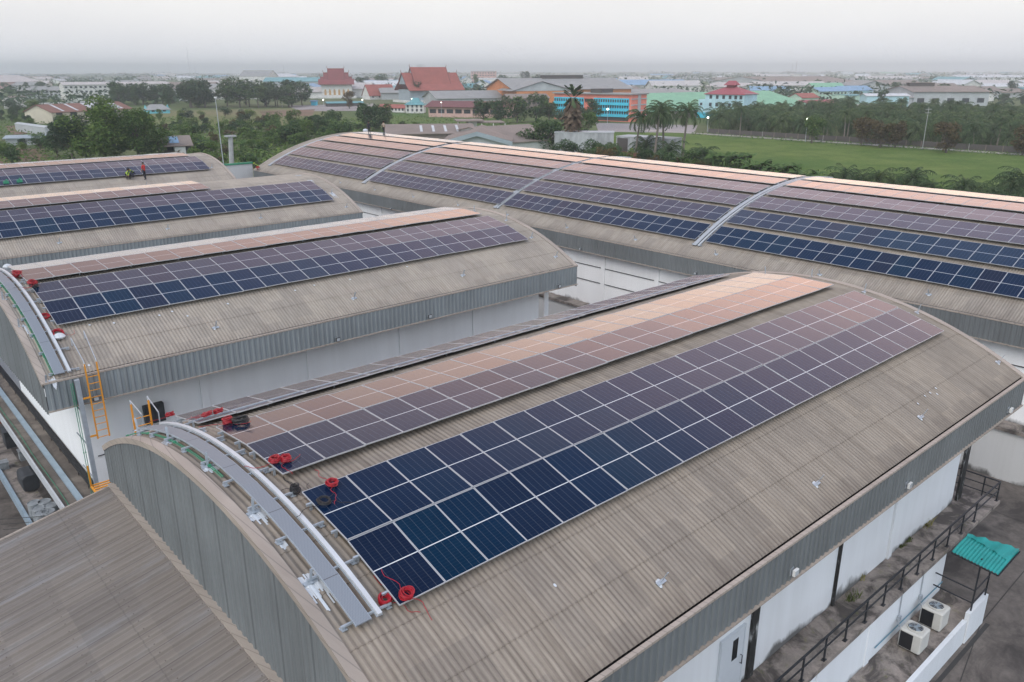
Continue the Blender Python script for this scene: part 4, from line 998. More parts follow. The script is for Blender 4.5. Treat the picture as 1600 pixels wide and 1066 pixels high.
def banana_meshes(seed):
    rnd = random.Random(seed); tr, cr = MB(), MB()
    for s in range(3):
        o = Vector((rnd.gauss(0, .16), rnd.gauss(0, .16), 0)); h = rnd.uniform(.4, .58); tr.tube([o, o+Vector((0, 0, h))], [.05, .03], 6)
        for i in range(8):
            a = rnd.uniform(0, math.tau); e = rnd.uniform(.5, 1.35); L = rnd.uniform(.36, .55); p = o+Vector((0, 0, h)); sd = Vector((-math.sin(a), math.cos(a), 0)); vs = []
            for k in range(6):
                w = .085*math.sin(math.pi*(k+.35)/5.6); vs += [p-sd*w-Vector((0, 0, w*.4)), p, p+sd*w-Vector((0, 0, w*.4))]
                p = p+Vector((math.cos(a)*math.cos(e), math.sin(a)*math.cos(e), math.sin(e)))*L/5; e -= .38
            cr.add(vs, [(3*k+j, 3*k+j+1, 3*k+4+j, 3*k+3+j) for k in range(5) for j in (0, 1)])
    return tr, cr
def deadpalm_meshes(seed):
    rnd = random.Random(seed); tr, cr = MB(), MB(); tr.tube([(0, 0, 0), (.0, .01, .5), (0, 0, .85)], [.024, .02, .02], 7)
    for i in range(260):
        z = rnd.uniform(.42, .97); r = .12*math.sin(math.pi*min(1, (z-.30)/.72))+.02; a = rnd.uniform(0, math.tau); p = Vector((math.cos(a)*r*.5, math.sin(a)*r*.5, z)); d = Vector((math.cos(a), math.sin(a), -1.1 if z < .86 else .6)).normalized()
        sd = Vector((-math.sin(a), math.cos(a), 0)); l = rnd.uniform(.08, .16); cr.add([p-sd*.008, p+sd*.008, p+d*l+sd*.03, p+d*l*1.12, p+d*l-sd*.03], [(0, 1, 2, 3, 4)], 1 if z > .82 else 0)
    return tr, cr
LIB = {}
def lib(kind, leafm, var):
    key = (kind, leafm, var)
    if key not in LIB:
        sd = hash_(kind)*31+var
        if kind in ('coconut', 'farm', 'small'): tr, cr = palm_meshes(sd, kind); bm = 'palm_bark'
        elif kind == 'banana': tr, cr = banana_meshes(sd); bm = 'leaf_banana'
        elif kind == 'deadpalm': tr, cr = deadpalm_meshes(sd); bm = 'palm_bark'
        else: tr, cr = tree_meshes(kind, sd); bm = 'bark'
        a = tr.build('trunk', bm); b = cr.build('crown', [leafm, 'leaf_palm']); LIB[key] = (a.data, b.data)
        bpy.data.objects.remove(a); bpy.data.objects.remove(b)
    return LIB[key]
def hash_(s): return sum(ord(c)*(i+3) for i, c in enumerate(s))
def plant(P, h, kind, leafm, label, group=None, name=None, cat='tree', var=None, sx=1.0, parts=True):
    va = R_.randrange(3) if var is None else var; td, cd = lib(kind, leafm, va)
    nm = name or {'coconut': 'coconut_palm', 'farm': 'coconut_palm', 'small': 'young_palm', 'banana': 'banana_plant', 'deadpalm': 'dead_palm', 'bush': 'bush'}.get(kind, 'broadleaf_tree')
    rot = R_.uniform(0, math.tau)
    t = thing(nm, label, cat, (P[0], P[1], P[2] if len(P) > 2 else 0), group); t.rotation_euler = (0, 0, rot); t.scale = (h*sx, h*sx, h)
    for nme, d in (('trunk', td), ('crown', cd)):
        o = bpy.data.objects.new(nme, d); COL.objects.link(o); o.parent = t
    return t
def plant_px(px, py, hpx, kind, leafm, label, group=None, sx=1.0, **k):
    P = on_z(0, px, py); return plant(P, hpx*depth(P)/CF*1.04, kind, leafm, label, group, sx=sx, **k)

# singled-out trees
plant_px(165, 252, 100, 'big', 'leaf_mid', 'huge leafy green tree behind the rearmost roof, tallest of its clump', 'trees behind the rearmost roof', sx=1.15, var=0)
plant_px(218, 250, 80, 'big', 'leaf_mid', 'large green tree right of the tallest one behind the rearmost roof', 'trees behind the rearmost roof', sx=1.05, var=1)
plant_px(118, 252, 76, 'big', 'leaf_blue', 'large bluish green tree left of the tallest one behind the rearmost roof', 'trees behind the rearmost roof', var=2)
plant_px(250, 248, 52, 'broad', 'leaf_mid', 'smaller green tree beside the house with blue roof tarps', 'trees behind the rearmost roof')
plant_px(90, 246, 34, 'bush', 'leaf_dark', 'dark bush at the left foot of the tree clump', 'trees behind the rearmost roof', cat='bush')
plant_px(575, 206, 52, 'round', 'leaf_dark', 'dark rounded tree standing before the teal roofed pavilion', sx=1.0)
plant_px(600, 203, 40, 'round', 'leaf_dark', 'dark tree just right of the rounded tree before the pavilion')
plant_px(852, 238, 60, 'round', 'leaf_dark', 'dense dark mango tree beyond the crown of the long roof', sx=.9)
plant_px(826, 238, 34, 'bush', 'leaf_dark', 'low dark bush left of the dense mango tree', cat='bush')
plant_px(893, 240, 94, 'deadpalm', 'leaf_dead', 'brown dead fan palm with drooping thatch of leaves', name='dead_palm')
plant_px(915, 222, 44, 'round', 'leaf_mid', 'light green tree right behind the dead palm')
plant_px(700, 152, 36, 'round', 'leaf_mid', 'green tree in front of the large red temple hall', sx=1.0)
plant_px(722, 152, 22, 'round', 'leaf_dark', 'smaller dark tree right of the tree before the temple hall')
plant_px(650, 160, 34, 'broad', 'leaf_blue', 'bluish tree against the gable of the large red temple hall')
plant_px(741, 140, 24, 'tall', 'leaf_mid', 'slim green tree at the right end of the large temple hall')
plant_px(546, 170, 26, 'round', 'leaf_brown', 'small brownish bare tree in front of the white temple')
for i, (x, y, h) in enumerate(((992, 252, 94), (1022, 256, 108), (1036, 252, 104), (1066, 250, 102), (1098, 262, 56), (946, 252, 46), (1050, 256, 60), (1010, 250, 60))):
    plant_px(x, y, h, 'coconut' if h > 70 else 'small', 'leaf_palm', ['coconut palm left of the tall palm group beyond the long roof', 'tall coconut palm second from left in the palm group', 'tall coconut palm in the middle of the palm group', 'tall coconut palm at the right end of the palm group', 'lone short palm before the corner of the rice field', 'young palm in front of the stained white walls', 'short palm half hidden under the tall palm group', 'short palm between the two left palms of the group'][i], 'palms beyond the long roof')
for i, (x, y, h, km, lm) in enumerate(((755, 192, 42, 'round', 'leaf_dark'), (783, 194, 42, 'round', 'leaf_dark'), (808, 192, 40, 'broad', 'leaf_dark'), (838, 191, 42, 'broad', 'leaf_dark'), (858, 190, 34, 'round', 'leaf_dark'), (925, 192, 36, 'broad', 'leaf_dark'), (905, 188, 26, 'round', 'leaf_blue'), (878, 196, 24, 'bush', 'leaf_blue'))):
    plant_px(x, y, h, km, lm, ['first dark tree of the row before the school, from left', 'second dark tree of the row before the school', 'third dark tree of the row before the school', 'fourth dark tree of the row before the school', 'fifth dark tree of the row before the school', 'dark tree covering the middle of the blue apartment block', 'small bluish tree left of the tree before the blue block', 'low bluish bush beside the dead palm, school side'][i], 'dark trees before the school')
for i, (x, y, h, lm, sx) in enumerate(((1268, 224, 50, 'leaf_mid', .8), (1345, 228, 52, 'leaf_brown', .9), (1375, 231, 48, 'leaf_brown', .9), (1398, 231, 42, 'leaf_brown', .9), (1478, 239, 46, 'leaf_brown', 1.1), (1597, 243, 46, 'leaf_brown', 1.1))):
    plant_px(x, y, h, 'round', lm, ['green tree beside the field road', 'first brownish tree of three by the field road', 'second brownish tree of three by the field road', 'third brownish tree of three by the field road', 'lone brownish tree by the field road, right of the pole', 'brownish tree by the field road at the right edge'][i], 'trees along the field road', sx=sx)
for x, y, h in ((872, 248, 22), (886, 250, 30), (905, 250, 26), (925, 250, 30), (940, 252, 24), (958, 252, 20)): plant_px(x, y, h, 'bush', 'leaf_dark', 'leafy bush in front of the stained white shed walls', 'bushes before the white sheds', cat='bush')
# banana row and young palms beyond the long roof
for i in range(17):
    x = 1118+i*8.6; plant_px(x+R_.uniform(-3, 3), 268+i*1.9+R_.uniform(-3, 3), R_.uniform(34, 46), 'banana', 'leaf_banana', 'banana plant in the row between the rice field and the long roof', 'banana plants beside the rice field', cat='plant')
for i, (x, y, h) in enumerate(((1315, 298, 46), (1342, 300, 36), (1370, 300, 46), (1424, 306, 52), (1396, 304, 34), (1495, 318, 52), (1524, 318, 40), (1550, 322, 36), (1578, 318, 52), (1600, 316, 66), (1300, 296, 30), (1452, 310, 34))):
    plant_px(x, y, h*1.35, 'small', 'leaf_palm', 'young coconut palm in the thicket between rice field and long roof', 'young palms behind the long roof', cat='palm')
for i in range(60):
    x = R_.uniform(1085, 1610); y = 262+(x-1085)*.118+R_.uniform(2, 20); s = R_.uniform(12, 24)
    if 1180 < x < 1290: y += 6; s *= .7
    plant_px(x, y, s, 'bush', R_.choice(['leaf_dark', 'leaf_mid', 'leaf_dark']), 'leafy bush in the thicket between rice field and long roof', 'bushes behind the long roof', cat='bush', sx=1.1)
for i in range(26):
    x = R_.uniform(920, 1120); y = 246+(x-920)*.09+R_.uniform(-2, 12)
    plant_px(x, y, R_.uniform(14, 28), 'bush', R_.choice(['leaf_dark', 'leaf_mid', 'leaf_brown']), 'leafy bush under the palm group beyond the long roof', 'bushes under the palm group', cat='bush')
# palm plantation behind the road
np_ = 0; mass = MB(); rm = random.Random(3)
for row in range(17):
    for kx in range(60):
        s = 8+kx*7.4+R_.uniform(-1.2, 1.2)+(row % 2)*3.7; P = ra+d0*s+nr*(9.5+row*8.0+R_.uniform(-1.2, 1.2))
        q = P-CAM; xx = 800+CF*q.dot(_r)/q.dot(_fw)
        if xx > 1640 or xx < 1108: continue
        h = R_.uniform(8.5, 12.5)
        if np_ < 290: plant(P, h, R_.choice(['farm', 'farm', 'farm', 'coconut']), 'leaf_palm', 'coconut palm in the dense plantation behind the field road', 'palms of the plantation', cat='palm', name='coconut_palm'); np_ += 1
        else:
            t_ = P+Vector((0, 0, h*.55)); mass.tube([P, t_], [.16, .1], 4, 1)
            for k in range(16):
                a = k*2.4; e = 1.2-1.7*k/16; d = Vector((math.cos(a)*math.cos(e), math.sin(a)*math.cos(e), math.sin(e))); L = h*.42*rm.uniform(.85, 1.15); sd = Vector((-math.sin(a), math.cos(a), 0))*L*.13
                m1 = t_+d*L*.5; e2 = t_+d*L*.85+Vector((0, 0, -L*.35)); dn = Vector((0, 0, -L*.13))
                mass.add([t_, m1+sd+dn, m1, m1-sd+dn, e2], [(0, 1, 2), (0, 2, 3), (2, 1, 4), (2, 4, 3)])
tag(mass.build('plantation_palms', ['leaf_palm', 'palm_bark']), 'far rows of the coconut plantation merging into one dark green mass', 'palms', kind='stuff')
rest = MB()
def add_lib(mb, data, P, h, rot, sx=1.0, mat=0):
    c, s = math.cos(rot), math.sin(rot); vs = [Vector((P[0]+h*sx*(v.co.x*c-v.co.y*s), P[1]+h*sx*(v.co.x*s+v.co.y*c), h*v.co.z)) for v in data.vertices]
    mb.add(vs, [tuple(p.vertices) for p in data.polygons], mat)
# belts of trees: groups with pixel boxes
def belt(n, x0, x1, y0, y1, h0, h1, kinds, leaves, label, group, cat='tree', slope=0):
    for i in range(n):
        x = R_.uniform(x0, x1); y = R_.uniform(y0, y1)+slope*(x-x0); plant_px(x, y, R_.uniform(h0, h1), R_.choice(kinds), R_.choice(leaves), label, group, cat=cat, sx=R_.uniform(.85, 1.2))
belt(22, 285, 478, 164, 169, 28, 42, ['broad', 'umbrella', 'round'], ['leaf_dark', 'leaf_blue'], 'dark tree in the wooded belt left of the white temple', 'trees of the belt left of the temple')
belt(16, 172, 275, 160, 166, 20, 34, ['broad', 'round', 'tall'], ['leaf_dark', 'leaf_blue'], 'dark tree in front of the long white dormitory', 'trees in front of the dormitory')
belt(40, 425, 565, 200, 230, 20, 33, ['round', 'broad', 'bush', 'bush'], ['leaf_mid', 'leaf_mid', 'leaf_dark'], 'green tree in the thicket beyond the far gable of the long roof', 'trees of the thicket beyond the long roof')
belt(58, 262, 440, 212, 264, 13, 26, ['bush', 'round', 'bush', 'banana'], ['leaf_mid', 'leaf_mid', 'leaf_brown', 'leaf_mid', 'leaf_dark'], 'scrubby bush in the overgrown plot behind the third and rearmost roofs', 'bushes of the overgrown plot', 'bush')
belt(44, 225, 420, 184, 208, 9, 17, ['bush', 'bush', 'round'], ['leaf_mid', 'leaf_mid', 'leaf_brown', 'leaf_blue'], 'low bush on the rough ground before the pasture', 'bushes before the pasture', 'bush')
belt(18, 560, 700, 196, 206, 8, 14, ['bush'], ['leaf_mid', 'leaf_mid', 'leaf_dark'], 'small bush on the green plot before the teal pavilion', 'bushes on the green plot', 'bush')
belt(26, -20, 110, 176, 200, 12, 22, ['bush', 'round'], ['leaf_mid', 'leaf_dark', 'leaf_blue'], 'bush on the rough ground around the brown shed', 'bushes around the brown shed', 'bush')
belt(12, 28, 80, 222, 236, 14, 22, ['bush', 'bush'], ['leaf_blue', 'leaf_mid'], 'low green bush beside the nursery beds', 'bushes beside the nursery beds', 'bush')
belt(9, -30, 30, 236, 262, 12, 24, ['bush'], ['leaf_mid', 'leaf_dark'], 'bush in the corner of the nursery', 'bushes in the nursery corner', 'bush')
belt(22, 560, 880, 130, 150, 12, 24, ['round', 'broad'], ['leaf_dark', 'leaf_blue'], 'tree among the temple and school roofs', 'trees among the temple and school roofs')
belt(20, -20, 190, 140, 152, 10, 18, ['round', 'broad'], ['leaf_blue', 'leaf_dark'], 'tree among the factory roofs left of the dormitory', 'trees among the factory roofs')
belt(24, 1330, 1620, 150, 166, 14, 26, ['round', 'broad', 'tall'], ['leaf_blue', 'leaf_dark'], 'tree between the plantation and the grey factory', 'trees around the grey factory')
belt(14, 1130, 1340, 136, 148, 10, 18, ['round', 'broad'], ['leaf_blue', 'leaf_dark'], 'tree behind the green roofed hall', 'trees behind the green roofed hall')
plant_px(1378, 172, 32, 'tall', 'leaf_dark', 'tall dark tree at the left end of the grey factory', sx=.9)
# far woods: one mass nobody could count
fw_ = MB(); rr = random.Random(5)
keys = [lib('broad', 'leaf_blue', v)[1] for v in range(3)]
def clump(P, h, w, n, sz):
    for i in range(n):
        a = rr.uniform(0, math.tau); r = w*math.sqrt(rr.random()); z = h*(.25+.75*rr.random())*math.sqrt(max(0.05, 1-(r/w)**2*.8))
        leaf(fw_, Vector((P[0]+r*math.cos(a), P[1]+r*math.sin(a), z)), sz*rr.uniform(.6, 1.3), rr)
for i in range(1500):
    d_ = 560*math.exp(rr.random()*2.15); px = rr.uniform(-40, 1640); q = ray(px, 533); q.z = 0; q.normalize(); P = Vector((q.x*d_, q.y*d_, 0))
    if 470 < px < 745 and d_ < 800: continue
    if rr.random() < .35*math.sin(P.x*.004)*math.sin(P.y*.005)+.55: clump(P, rr.uniform(6, 12)*(1+d_/9000), rr.uniform(6, 16)*(1+d_/1500), 26, rr.uniform(2.6, 4.2)*(1+d_/2500))
tag(fw_.build('far_woods', 'leaf_blue'), 'hazy dark woods scattered over the far plain', 'woods', kind='stuff')
# undergrowth between the bushes
ug = MB()
def cover(n, x0, x1, y0, y1, s0, s1, slope=0):
    for i in range(n):
        x = rr.uniform(x0, x1); P = on_z(0, x, rr.uniform(y0, y1)+slope*(x-x0)); leaf(ug, P+Vector((0, 0, rr.uniform(0, s1*.8))), rr.uniform(s0, s1), rr)
cover(9000, 255, 570, 186, 262, .5, 1.5); cover(2500, -30, 110, 168, 260, .5, 1.4); cover(3000, 560, 800, 178, 208, .5, 1.2); cover(5000, 1080, 1620, 262, 300, .4, 1.2, .1); cover(1500, 900, 1120, 238, 262, .4, 1.2); cover(1400, 1080, 1620, 207, 212, .3, .8, .0655); cover(1800, 1085, 1620, 246, 262, .25, .7, .1)
tag(ug.build('undergrowth', 'leaf_mid'), 'rough green undergrowth between the bushes', 'undergrowth', kind='stuff')
# ------------------------------------------------------------------ buildings of the plain
def col(name, c, var=.12): 
    if name not in MATS: plain(name, c, .8, 0, var, .25)
    return name
for n_, c_ in dict(roof_grey=(.27, .27, .26), roof_brown=(.22, .18, .155), roof_rust=(.20, .10, .075), roof_red=(.30, .09, .07), roof_temple=(.20, .055, .055), roof_mint=(.20, .40, .26), roof_white=(.52, .53, .54), roof_blue=(.20, .32, .45), roof_pink=(.32, .085, .10), roof_pale=(.46, .43, .41), roof_teal=(.13, .30, .32),
                   wall_white=(.62, .61, .58), wall_grey=(.40, .42, .43), wall_orange=(.55, .21, .08), wall_salmon=(.72, .22, .16), wall_blue=(.06, .50, .66), wall_mint=(.45, .62, .50), wall_teal=(.16, .50, .58), wall_lightblue=(.42, .62, .68), wall_brown=(.20, .16, .14), wall_cream=(.55, .50, .40), wall_pink=(.55, .36, .32), wall_maroon=(.16, .06, .06), pane=(.03, .035, .04), wood=(.22, .10, .06), wall_dark=(.08, .07, .065), gold=(.45, .27, .10), wall_bluegrey=(.29, .34, .37)).items(): col(n_, c_)
class Fr:
    """local frame of a facade: a -> b along the front, n away from the camera"""
    def __init__(s, a, b):
        s.a = Vector((a.x, a.y, 0)); v = Vector((b.x-a.x, b.y-a.y, 0)); s.L = v.length; s.u = v.normalized(); s.n = Vector((-s.u.y, s.u.x, 0))
        if s.n.dot(s.a) < 0: s.n = -s.n
    def P(s, x, y, z): return s.a+s.u*x+s.n*y+Vector((0, 0, z))
    def box(s, mb, x0, x1, y0, y1, z0, z1, mat=0):
        vs = [s.P(x, y, z) for z in (z0, z1) for y in (y0, y1) for x in (x0, x1)]
        mb.add(vs, [(0, 2, 3, 1), (4, 5, 7, 6), (0, 1, 5, 4), (2, 6, 7, 3), (0, 4, 6, 2), (1, 3, 7, 5)], mat)
def gable_roof(f, mb, x0, x1, y0, y1, ze, zr, along='x', oh=.5, th=.18, hip=0):
    if along == 'x':
        ym = (y0+y1)/2; s = (zr-ze)/((y1-y0)/2); A_, B_ = x0-oh, x1+oh
        pr = [(y0-oh, ze-oh*s), (ym, zr), (y1+oh, ze-oh*s)]; pt = lambda e, k: f.P(e, pr[k][0], pr[k][1]); hh = hip
        e0 = [f.P(A_, pr[0][0], pr[0][1]), f.P(A_+hh, ym, zr), f.P(A_, pr[2][0], pr[2][1])]; e1 = [f.P(B_, pr[0][0], pr[0][1]), f.P(B_-hh, ym, zr), f.P(B_, pr[2][0], pr[2][1])]
    else:
        xm = (x0+x1)/2; s = (zr-ze)/((x1-x0)/2); A_, B_ = y0-oh, y1+oh
        e0 = [f.P(x0-oh, A_, ze-oh*s), f.P(xm, A_+hip, zr), f.P(x1+oh, A_, ze-oh*s)]; e1 = [f.P(x0-oh, B_, ze-oh*s), f.P(xm, B_-hip, zr), f.P(x1+oh, B_, ze-oh*s)]
    d = Vector((0, 0, th)); vs = e0+e1+[v-d for v in e0+e1]
    mb.add(vs, [(0, 1, 4, 3), (1, 2, 5, 4), (6, 9, 10, 7), (7, 10, 11, 8), (0, 3, 9, 6), (2, 8, 11, 5), (0, 6, 7, 1), (1, 7, 8, 2), (3, 4, 10, 9), (4, 5, 11, 10)]+([(0, 2, 1), (3, 4, 5)] if hip else []))
def gable_walls(f, mb, x0, x1, y0, y1, ze, zr, along='x'):
    if along == 'x':
        ym = (y0+y1)/2
        f.box(mb, x0, x1, y0, y1, 0, ze)
        for x in (x0, x1): mb.add([f.P(x, y0, ze), f.P(x, y1, ze), f.P(x, ym, zr-.15)], [(0, 1, 2)])
    else:
        xm = (x0+x1)/2; f.box(mb, x0, x1, y0, y1, 0, ze)
        for y in (y0, y1): mb.add([f.P(x0, y, ze), f.P(x1, y, ze), f.P(xm, y, zr-.15)], [(0, 1, 2)])
def windows(f, t, xs, zs, w, h, y=-.04, name='window', mat='pane', d=.07):
    for x in xs:
        for z in zs: m = MB(); f.box(m, x-w/2, x+w/2, y, y+d, z, z+h); m.build(name, mat, t)
def hall(name, label, cat, a, b, dep, wall_py, ridge_py, wallc, roofc, along='x', win=None, oh=.6, hip=0, group=None, monitor=None, door=None, minh=2.2):
    pa_, pb_ = on_z(0, *a), on_z(0, *b); f = Fr(pa_, pb_); mid = (pa_+pb_)/2
    ze = max(minh, height_at(mid, wall_py)); zr = max(ze+.5, height_at(mid+f.n*dep/2, ridge_py) if along == 'x' else height_at(mid, ridge_py))
    t = thing(name, label, cat, mid, group)
    m = MB(); gable_walls(f, m, 0, f.L, 0, dep, ze, zr, along); m.build('wall', wallc, t)
    m = MB(); gable_roof(f, m, 0, f.L, 0, dep, ze, zr, along, oh, .2, hip); r = m.build('roof', roofc, t)
    if monitor:
        m = MB(); x0, x1, hh = monitor; f.box(m, f.L*x0, f.L*x1, dep/2-2, dep/2+2, zr-.4, zr+hh); m.build('roof_monitor', 'wall_dark', t)
        m = MB(); f.box(m, f.L*x0-.4, f.L*x1+.4, dep/2-2.6, dep/2+2.6, zr+hh+.005, zr+hh+.2); m.build('monitor_roof', roofc, t)
    if win:
        nx, rows, w, h = win; windows(f, t, [f.L*(i+.5)/nx for i in range(nx)], [ze*r_ for r_ in rows], w, h)
    if door:
        for x, w, h in door: m = MB(); f.box(m, f.L*x-w/2, f.L*x+w/2, -.05, .02, 0, h); m.build('door', 'wall_dark', t)
    return t, f, ze, zr
hall('dormitory', 'long white three storey dormitory with small dark windows and pinkish roof', 'dormitory', (103, 158), (193, 156), 14, 132, 128, 'wall_white', 'roof_pale', win=(12, (.2, .5, .78), 1.6, 1.3))
hall('dormitory', 'second white dormitory block, right of the longer one', 'dormitory', (197, 154), (268, 152), 14, 131, 127.5, 'wall_white', 'roof_pale', win=(10, (.3, .72), 1.6, 1.3))
t, f, ze, zr = hall('shed', 'rust roofed open shed with pale roof sheets in front of the dormitory', 'shed', (84, 194), (208, 186), 17, 172, 161, 'wall_cream', 'roof_rust', win=(6, (.55,), 3, 1.8))
m = MB(); s_ = (zr-ze)/8.5
for x0, x1 in ((.5, .9), (.13, .16), (.30, .33)):
    m.add([f.P(f.L*x0, .3, ze+.3*s_+.06), f.P(f.L*x1, .3, ze+.3*s_+.06), f.P(f.L*x1, 8.2, zr-.3*s_+.06), f.P(f.L*x0, 8.2, zr-.3*s_+.06)], [(0, 1, 2, 3)])
m.build('roof_panel', 'roof_white', t)
hall('house', 'small teal house with grey hipped roof among bushes', 'house', (231, 178), (266, 177), 9, 170.5, 163, 'wall_teal', 'roof_grey', hip=3, win=(2, (.4,), 1.5, 1.2))
t, f, ze, zr = hall('house', 'dark wooden house with blue tarpaulins on its roof', 'house', (258, 246), (300, 244), 8, 226, 212, 'wall_dark', 'roof_brown', win=(2, (.55,), 1.6, 1.4))
m = MB(); f.box(m, f.L*.35, f.L*.75, -2.5, -.1, 0, 2.6); m.build('porch', 'wall_white', t); m = MB(); f.box(m, -.5, f.L*.9, -3, -.1, 2.8, 2.95); m.build('porch_roof', 'roof_brown', t)
m = MB(); s_ = (zr-ze)/4; m.add([f.P(f.L*.25, .5, ze+.5*s_+.12), f.P(f.L*.6, .5, ze+.5*s_+.12), f.P(f.L*.6, 3.4, zr-.6*s_+.12), f.P(f.L*.25, 3.4, zr-.6*s_+.12)], [(0, 1, 2, 3)]); m.build('tarpaulin', 'roof_blue', t)
hall('shed', 'long dark roofed nursery shed at the left edge', 'shed', (10, 228), (78, 226), 10, 222, 211, 'wall_grey', 'wall_bluegrey')
hall('wall', 'stained old concrete wall beside bare red soil', 'wall', (25, 205), (72, 212), 2, 196, 195, 'wall_grey', 'wall_grey', oh=.1)
hall('house', 'small white house with flat brown roof near the factory rows', 'house', (17, 162), (42, 161), 8, 152, 150, 'wall_white', 'roof_brown', win=(3, (.4,), 1.4, 1.2))
hall('factory', 'grey two storey factory row left of the dormitory', 'factory', (28, 154), (104, 154), 20, 141, 135, 'wall_grey', 'roof_grey', win=(12, (.35, .7), 2, 1.4))
hall('factory', 'wide pinkish roofed factory at the far left', 'factory', (-30, 142), (66, 139), 60, 128, 118, 'wall_pink', 'roof_pale')
hall('boundary_wall', 'long pale boundary wall behind the rust roofed shed', 'wall', (8, 170), (170, 162), .5, 161, 160.6, 'wall_white', 'wall_white', oh=.05, minh=1.5)
hall('factory', 'white and grey factory hall behind the wooded belt', 'factory', (375, 134), (420, 134), 40, 119, 110, 'wall_white', 'roof_grey', win=(6, (.4,), 3, 2))
hall('factory', 'pale low hall with wide white front behind the wooded belt', 'factory', (422, 132), (468, 131), 40, 120, 115, 'wall_white', 'roof_white')
# temples
def temple(label, a, b, dep, wall_py, top_py, tiers, wallc, roofc, arches, gablec):
    pa_, pb_ = on_z(0, *a), on_z(0, *b); f = Fr(pa_, pb_); mid = (pa_+pb_)/2; ze = height_at(mid, wall_py); zr = height_at(mid+f.n*dep/2, top_py); t = thing('temple', label, 'temple', mid)
    L = f.L; m = MB(); f.box(m, -2, L+2, -2, dep+2, 0, 1.4); m.build('platform', 'wall_white', t)
    m = MB(); f.box(m, 1, L-1, 1.5, dep-1.5, 1.4, ze); m.build('wall', wallc, t)
    if arches:
        for i in range(arches):
            x = 2.2+(L-4.4)*(i+.5)/arches; m = MB(); w = (L-4.4)/arches*.24; zt = ze*.42
            pts = [f.P(x-w, 1.45, 2.4), f.P(x+w, 1.45, 2.4), f.P(x+w, 1.45, zt+1), f.P(x, 1.45, zt+2.6), f.P(x-w, 1.45, zt+1)]; q = [p+f.n*.1 for p in pts]
            m.add(pts+q, [(4, 3, 2, 1, 0), (5, 6, 7, 8, 9)]+[(k, (k+1) % 5, 5+(k+1) % 5, 5+k) for k in range(5)]); w_ = m.build('window', 'gold', t)
    # telescoping steep roofs: (x0, x1, drop)
    for x0, x1, dz in tiers:
        zr2, ze2 = zr-dz, ze+(zr-ze)*.30-dz*.25; m = MB(); xa_, xb_ = L*x0, L*x1
        gable_roof(f, m, xa_, xb_, dep*.20, dep*.80, ze2, zr2, 'x', .7, .25); r = m.build('roof', roofc, t)
        m = MB(); s = (zr2-ze2)/(dep*.30)
        for x in (xa_, xb_): m.add([f.P(x, dep*.22, ze2), f.P(x, dep*.78, ze2), f.P(x, dep/2, zr2-.3)], [(0, 1, 2)])
        m.build('gable', gablec, t)
        m = MB()
        for x in (xa_-.7, xb_+.7):
            m.beam(f.P(x, dep/2, zr2-.1), f.P(x, dep*.20-.7, ze2-.7*s-.05), .3, .35); m.beam(f.P(x, dep/2, zr2-.1), f.P(x, dep*.80+.7, ze2-.7*s-.05), .3, .35); m.tube([f.P(x, dep/2, zr2), f.P(x+(-.4 if x < L/2 else .4), dep/2, zr2+1.1), f.P(x, dep/2, zr2+2.2)], [.22, .16, .03], 5)
        m.build('barge_board', 'wall_maroon', r)
    for k, (y0, y1) in enumerate(((-1.2, dep*.22), (dep*.78, dep+1.2))):
        za, zb = (ze-.4, ze+(zr-ze)*.30); m = MB(); ya, yb, z0, z1 = (y0, y1, za, zb) if k == 0 else (y0, y1, zb, za)
        vs = [f.P(x, y, z+d) for d in (0, -.25) for x, y, z in ((-1, ya, z0), (L+1, ya, z0), (L+1, yb, z1), (-1, yb, z1))]
        m.add(vs, [(0, 1, 2, 3), (7, 6, 5, 4), (0, 4, 5, 1), (1, 5, 6, 2), (2, 6, 7, 3), (3, 7, 4, 0)]); m.build('lower_roof', roofc, t)
    return t, f, ze, zr
temple('white walled temple with steep stacked red brown roofs and arched windows', (501, 154), (553, 153.6), 17, 131, 107, ((.05, .95, 6.2), (.15, .85, 3.0), (.28, .72, 0)), 'wall_white', 'roof_temple', 6, 'gold')
temple('large temple hall with broad red roof and blue grey gable', (641, 161), (724, 159), 22, 140, 105, ((.0, 1.0, 3.6), (.16, .80, 0)), 'wall_bluegrey', 'roof_red', 0, 'wall_bluegrey')
hall('temple_hall', 'small red roofed temple hall with white gable between the two temples', 'temple hall', (578, 156), (618, 155), 12, 148, 132, 'wall_white', 'roof_red', win=(4, (.4,), 1.2, 1.4))
t, f, ze, zr = hall('pavilion', 'little pavilion with bright teal two tier roof', 'pavilion', (634, 177), (662, 177), 8, 163, 158, 'wall_white', 'roof_teal', hip=2.5, win=(4, (.2, .62), 1, 1.3))
m = MB(); gable_roof(f, m, f.L*.25, f.L*.75, 2, 6, zr-.3, zr+1.6, 'x', .6, .15, 1.2); m.build('upper_roof', 'roof_teal', t)
hall('row_building', 'long low building with faded red roof left of the teal pavilion', 'building', (590, 175), (632, 176), 8, 168, 163, 'wall_white', 'roof_red', win=(8, (.35,), 1.1, 1.2))
hall('market_shelter', 'long open shelter with blue roof before the white temple', 'shelter', (512, 167), (568, 166), 7, 161, 158.5, 'wall_dark', 'roof_teal')
hall('gate_hut', 'small blue hut at the left end of the paved temple lot', 'hut', (486, 165), (494, 165), 4, 158, 156.5, 'wall_blue', 'roof_blue')
